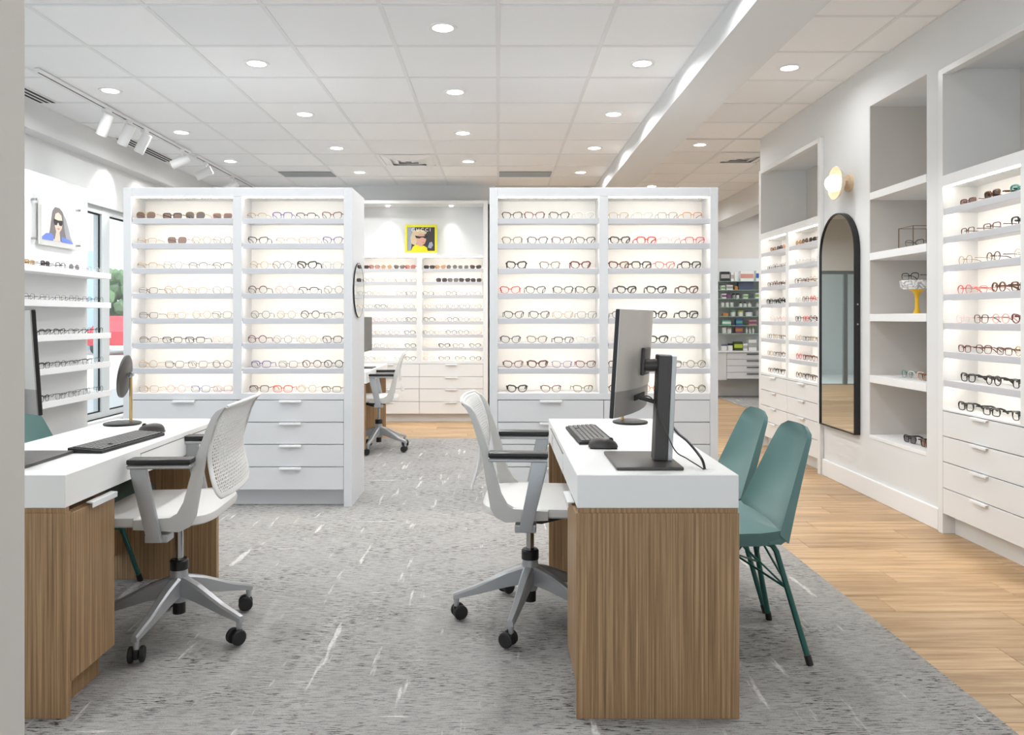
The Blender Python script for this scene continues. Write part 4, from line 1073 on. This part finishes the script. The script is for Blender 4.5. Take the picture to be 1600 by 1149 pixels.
MB().box(-.1, .1, -.11, .11, 0, .01, .002).build('base_plate', 'dark_gray', t); MB().box(-.04, -.01, -.03, .03, .01, .22).build('column', 'dark_gray', t, False)
MB().box(-.02, .035, -.27, .27, .16, .49, .004).build('screen', 'black', t)

# ------------------------------------------------------------------ green shell chairs
def shell_chair(loc, rz, label):
    """faces local +x; feet at +-.205"""
    t = thing('shell_chair', label, 'chair', loc, rz, None)
    mb = MB(); bm = mb.bm
    # seat: shallow pan with a turned-down skirt
    nu = 12
    def ring(x, hw, zt, skirt):
        """cross-section at x from one skirt bottom over the pan to the other"""
        pts = []
        pts.append((x, -hw*.90, zt-skirt)); pts.append((x, -hw*.985, zt-skirt*.35)); pts.append((x, -hw, zt)); pts.append((x, -hw*.93, zt-.002))
        for k in range(1, nu): 
            u = -1+2*k/nu; pts.append((x, u*hw*.9, zt-.016*(1-u*u)-.002))
        pts.append((x, hw*.93, zt-.002)); pts.append((x, hw, zt)); pts.append((x, hw*.985, zt-skirt*.35)); pts.append((x, hw*.90, zt-skirt))
        return pts
    seat_rows = [(.282, .185, .432, .012), (.278, .192, .448, .02), (.255, .203, .458, .034), (.17, .216, .463, .045), (.06, .225, .464, .050), (-.03, .228, .467, .052), (-.080, .228, .473, .052), (-.100, .226, .476, .050)]
    rows = [[bm.verts.new(p) for p in ring(*r)] for r in seat_rows]
    for A, B in zip(rows, rows[1:]):
        for k in range(len(A)-1): bm.faces.new((A[k], A[k+1], B[k+1], B[k]))
    bm.faces.new(rows[0][::-1])
    for A, B in zip(rows, rows[1:]): bm.faces.new((A[0], B[0], B[-1], A[-1]))   # underside
    bm.faces.new(rows[-1])
    mb.build('seat', 'teal', t, True, 28)
    # back shell: folded sides, concave middle, narrowing to a rounded top
    mb = MB(); bm = mb.bm; nv, nu = 18, 16; front = []; rear = []
    for j in range(nv+1):
        v = j/nv; hw = .229-.092*v
        if v > .86: hw *= .58+.42*math.sqrt(max(0.0, 1-((v-.86)/.14)**2.2))
        z = .462+.358*v; xr = -.094-.140*v-.014*max(0, v-.75); dp = .010+.050*math.sin(math.pi*min(1, v*.95+.02))**.8*(1 if v < .9 else .4+.6*(1-v)/.1)
        fr, rr = [], []
        for k in range(nu+1):
            u = -1+2*k/nu; w = abs(u)**2.2
            x = xr-dp*(1-w)
            side = (.006+.024*(1-v)**.7)*w+.006
            fr.append(bm.verts.new((x, u*hw, z)))
            rr.append(bm.verts.new((x-side, u*(hw*(1.0-.05*(1-v))), z-.004-.03*(1-v)**3)))
        front.append(fr); rear.append(rr)
    for j in range(nv):
        for k in range(nu):
            bm.faces.new((front[j][k], front[j][k+1], front[j+1][k+1], front[j+1][k]))
            bm.faces.new((rear[j][k], rear[j+1][k], rear[j+1][k+1], rear[j][k+1]))
        for k in (0, nu): bm.faces.new((front[j][k], front[j+1][k], rear[j+1][k], rear[j][k]))
    for k in range(nu):
        bm.faces.new((front[0][k], front[0][k+1], rear[0][k+1], rear[0][k])); bm.faces.new((front[nv][k], front[nv][k+1], rear[nv][k+1], rear[nv][k]))
    mb.build('backrest', 'teal', t, True, 40)
    MB().prism([(-.06, .438), (-.06, .424), (-.105, .422), (-.125, .436), (-.118, .470), (-.104, .470)], -.215, .215, 'y', .006).build('apron', 'teal', t)
    # legs
    for sx in (-1, 1):
        for sy in (-1, 1):
            fx = .205*sx
            p = [(.02*sx, .10*sy, .402), (.085*sx, .115*sy, .402), (.105*sx, .122*sy, .396), (.118*sx, .128*sy, .375), (fx, .205*sy, .012)]
            lg = MB().tube(p, .0105, 10).build('leg', 'teal_dark', t)
            d = Vector(p[4])-Vector(p[3]); d.normalize()
            MB().tube([tuple(Vector(p[4])-d*.022), tuple(Vector(p[4])+d*.012)], .0125, 10).build('foot_cap', 'black', lg)
    def on_leg(sx, sy, z):
        f = (.375-z)/.363; return (sx*(.118+.087*f), sy*(.128+.077*f), z)
    for sy in (-1, 1):
        MB().tube([on_leg(-1, sy, .25), (0, .118*sy, .395), on_leg(1, sy, .25)], .0042, 8).build('strut', 'teal_dark', t)
    for sx in (-1, 1):
        MB().tube([on_leg(sx, -1, .27), (.10*sx, 0, .39), on_leg(sx, 1, .27)], .0042, 8).build('strut', 'teal_dark', t)
        MB().tube([on_leg(sx, 1, .25), (0, 0, .33), on_leg(-sx, -1, .25)], .0042, 8).build('strut', 'teal_dark', t)
    return t
shell_chair((.885, 2.945, .006), R(180), 'teal shell chair nearest the camera at the right desk')
shell_chair((.895, 3.43, .006), R(180), 'teal shell chair farther from the camera at the right desk')
shell_chair((-1.86, 3.41, .006), 0, 'teal shell chair on the far side of the left desk')

# ------------------------------------------------------------------ outside the window
mat('pave', (214, 212, 208), .8); mat('pale_blue', (176, 200, 214), .7); mat('leaf', (104, 132, 96), .8); mat('red_paint', (200, 60, 70), .4)
structure('ground_outside', MB().box(-40, XL-.2, -10, 60, -.2, -.1), 'pave', 'pale paving outside the windows')
t = thing('street_pillar', 'pale blue pillar outside the left window', 'pillar', (-15.55, 30, -.1))
MB().box(-.14, .14, -.14, .14, 0, 3.9).build('shaft', 'pale_blue', t, False); MB().box(-.18, .18, -.18, .18, 0, .12).build('foot', 'pave', t, False)
t = thing('street_shrub', 'green shrub outside the left window', 'shrub', (-15.4, 32.5, .9))
mb = MB()
for k in range(40):
    a, b, c = random.uniform(-.9, .9), random.uniform(-.9, .9), random.uniform(.2, 2.1)
    g = bmesh.ops.create_icosphere(mb.bm, subdivisions=1, radius=random.uniform(.25, .42))
    for v in g['verts']: v.co = v.co + Vector((a, b, c))
mb.build('foliage', 'leaf', t, False); MB().tube([(0, 0, -1), (0, 0, .5)], .08, 8).build('trunk', 'brass_dark', t)
t = thing('parked_car', 'red parked car outside the left window', 'car', (-13.95, 30, -.1), R(90))
MB().prism([(-2, .35), (2, .35), (2.05, .75), (1.3, .9), (.75, 1.4), (-.9, 1.42), (-1.6, .95), (-2.05, .85)], -.8, .8, 'y', .05).build('body', 'red_paint', t)
MB().prism([(-1.45, .95), (1.2, .92), (.7, 1.34), (-.85, 1.36)], -.81, .81, 'y').build('windows', 'p_navy', t, False)
for x in (-1.25, 1.3):
    for y in (-.8, .8): MB().lathe([(0, -.1), (.3, -.1), (.32, 0), (.3, .1), (0, .1)], 18, c=(x, y, .32), axis='y').build('wheel', 'black', t)
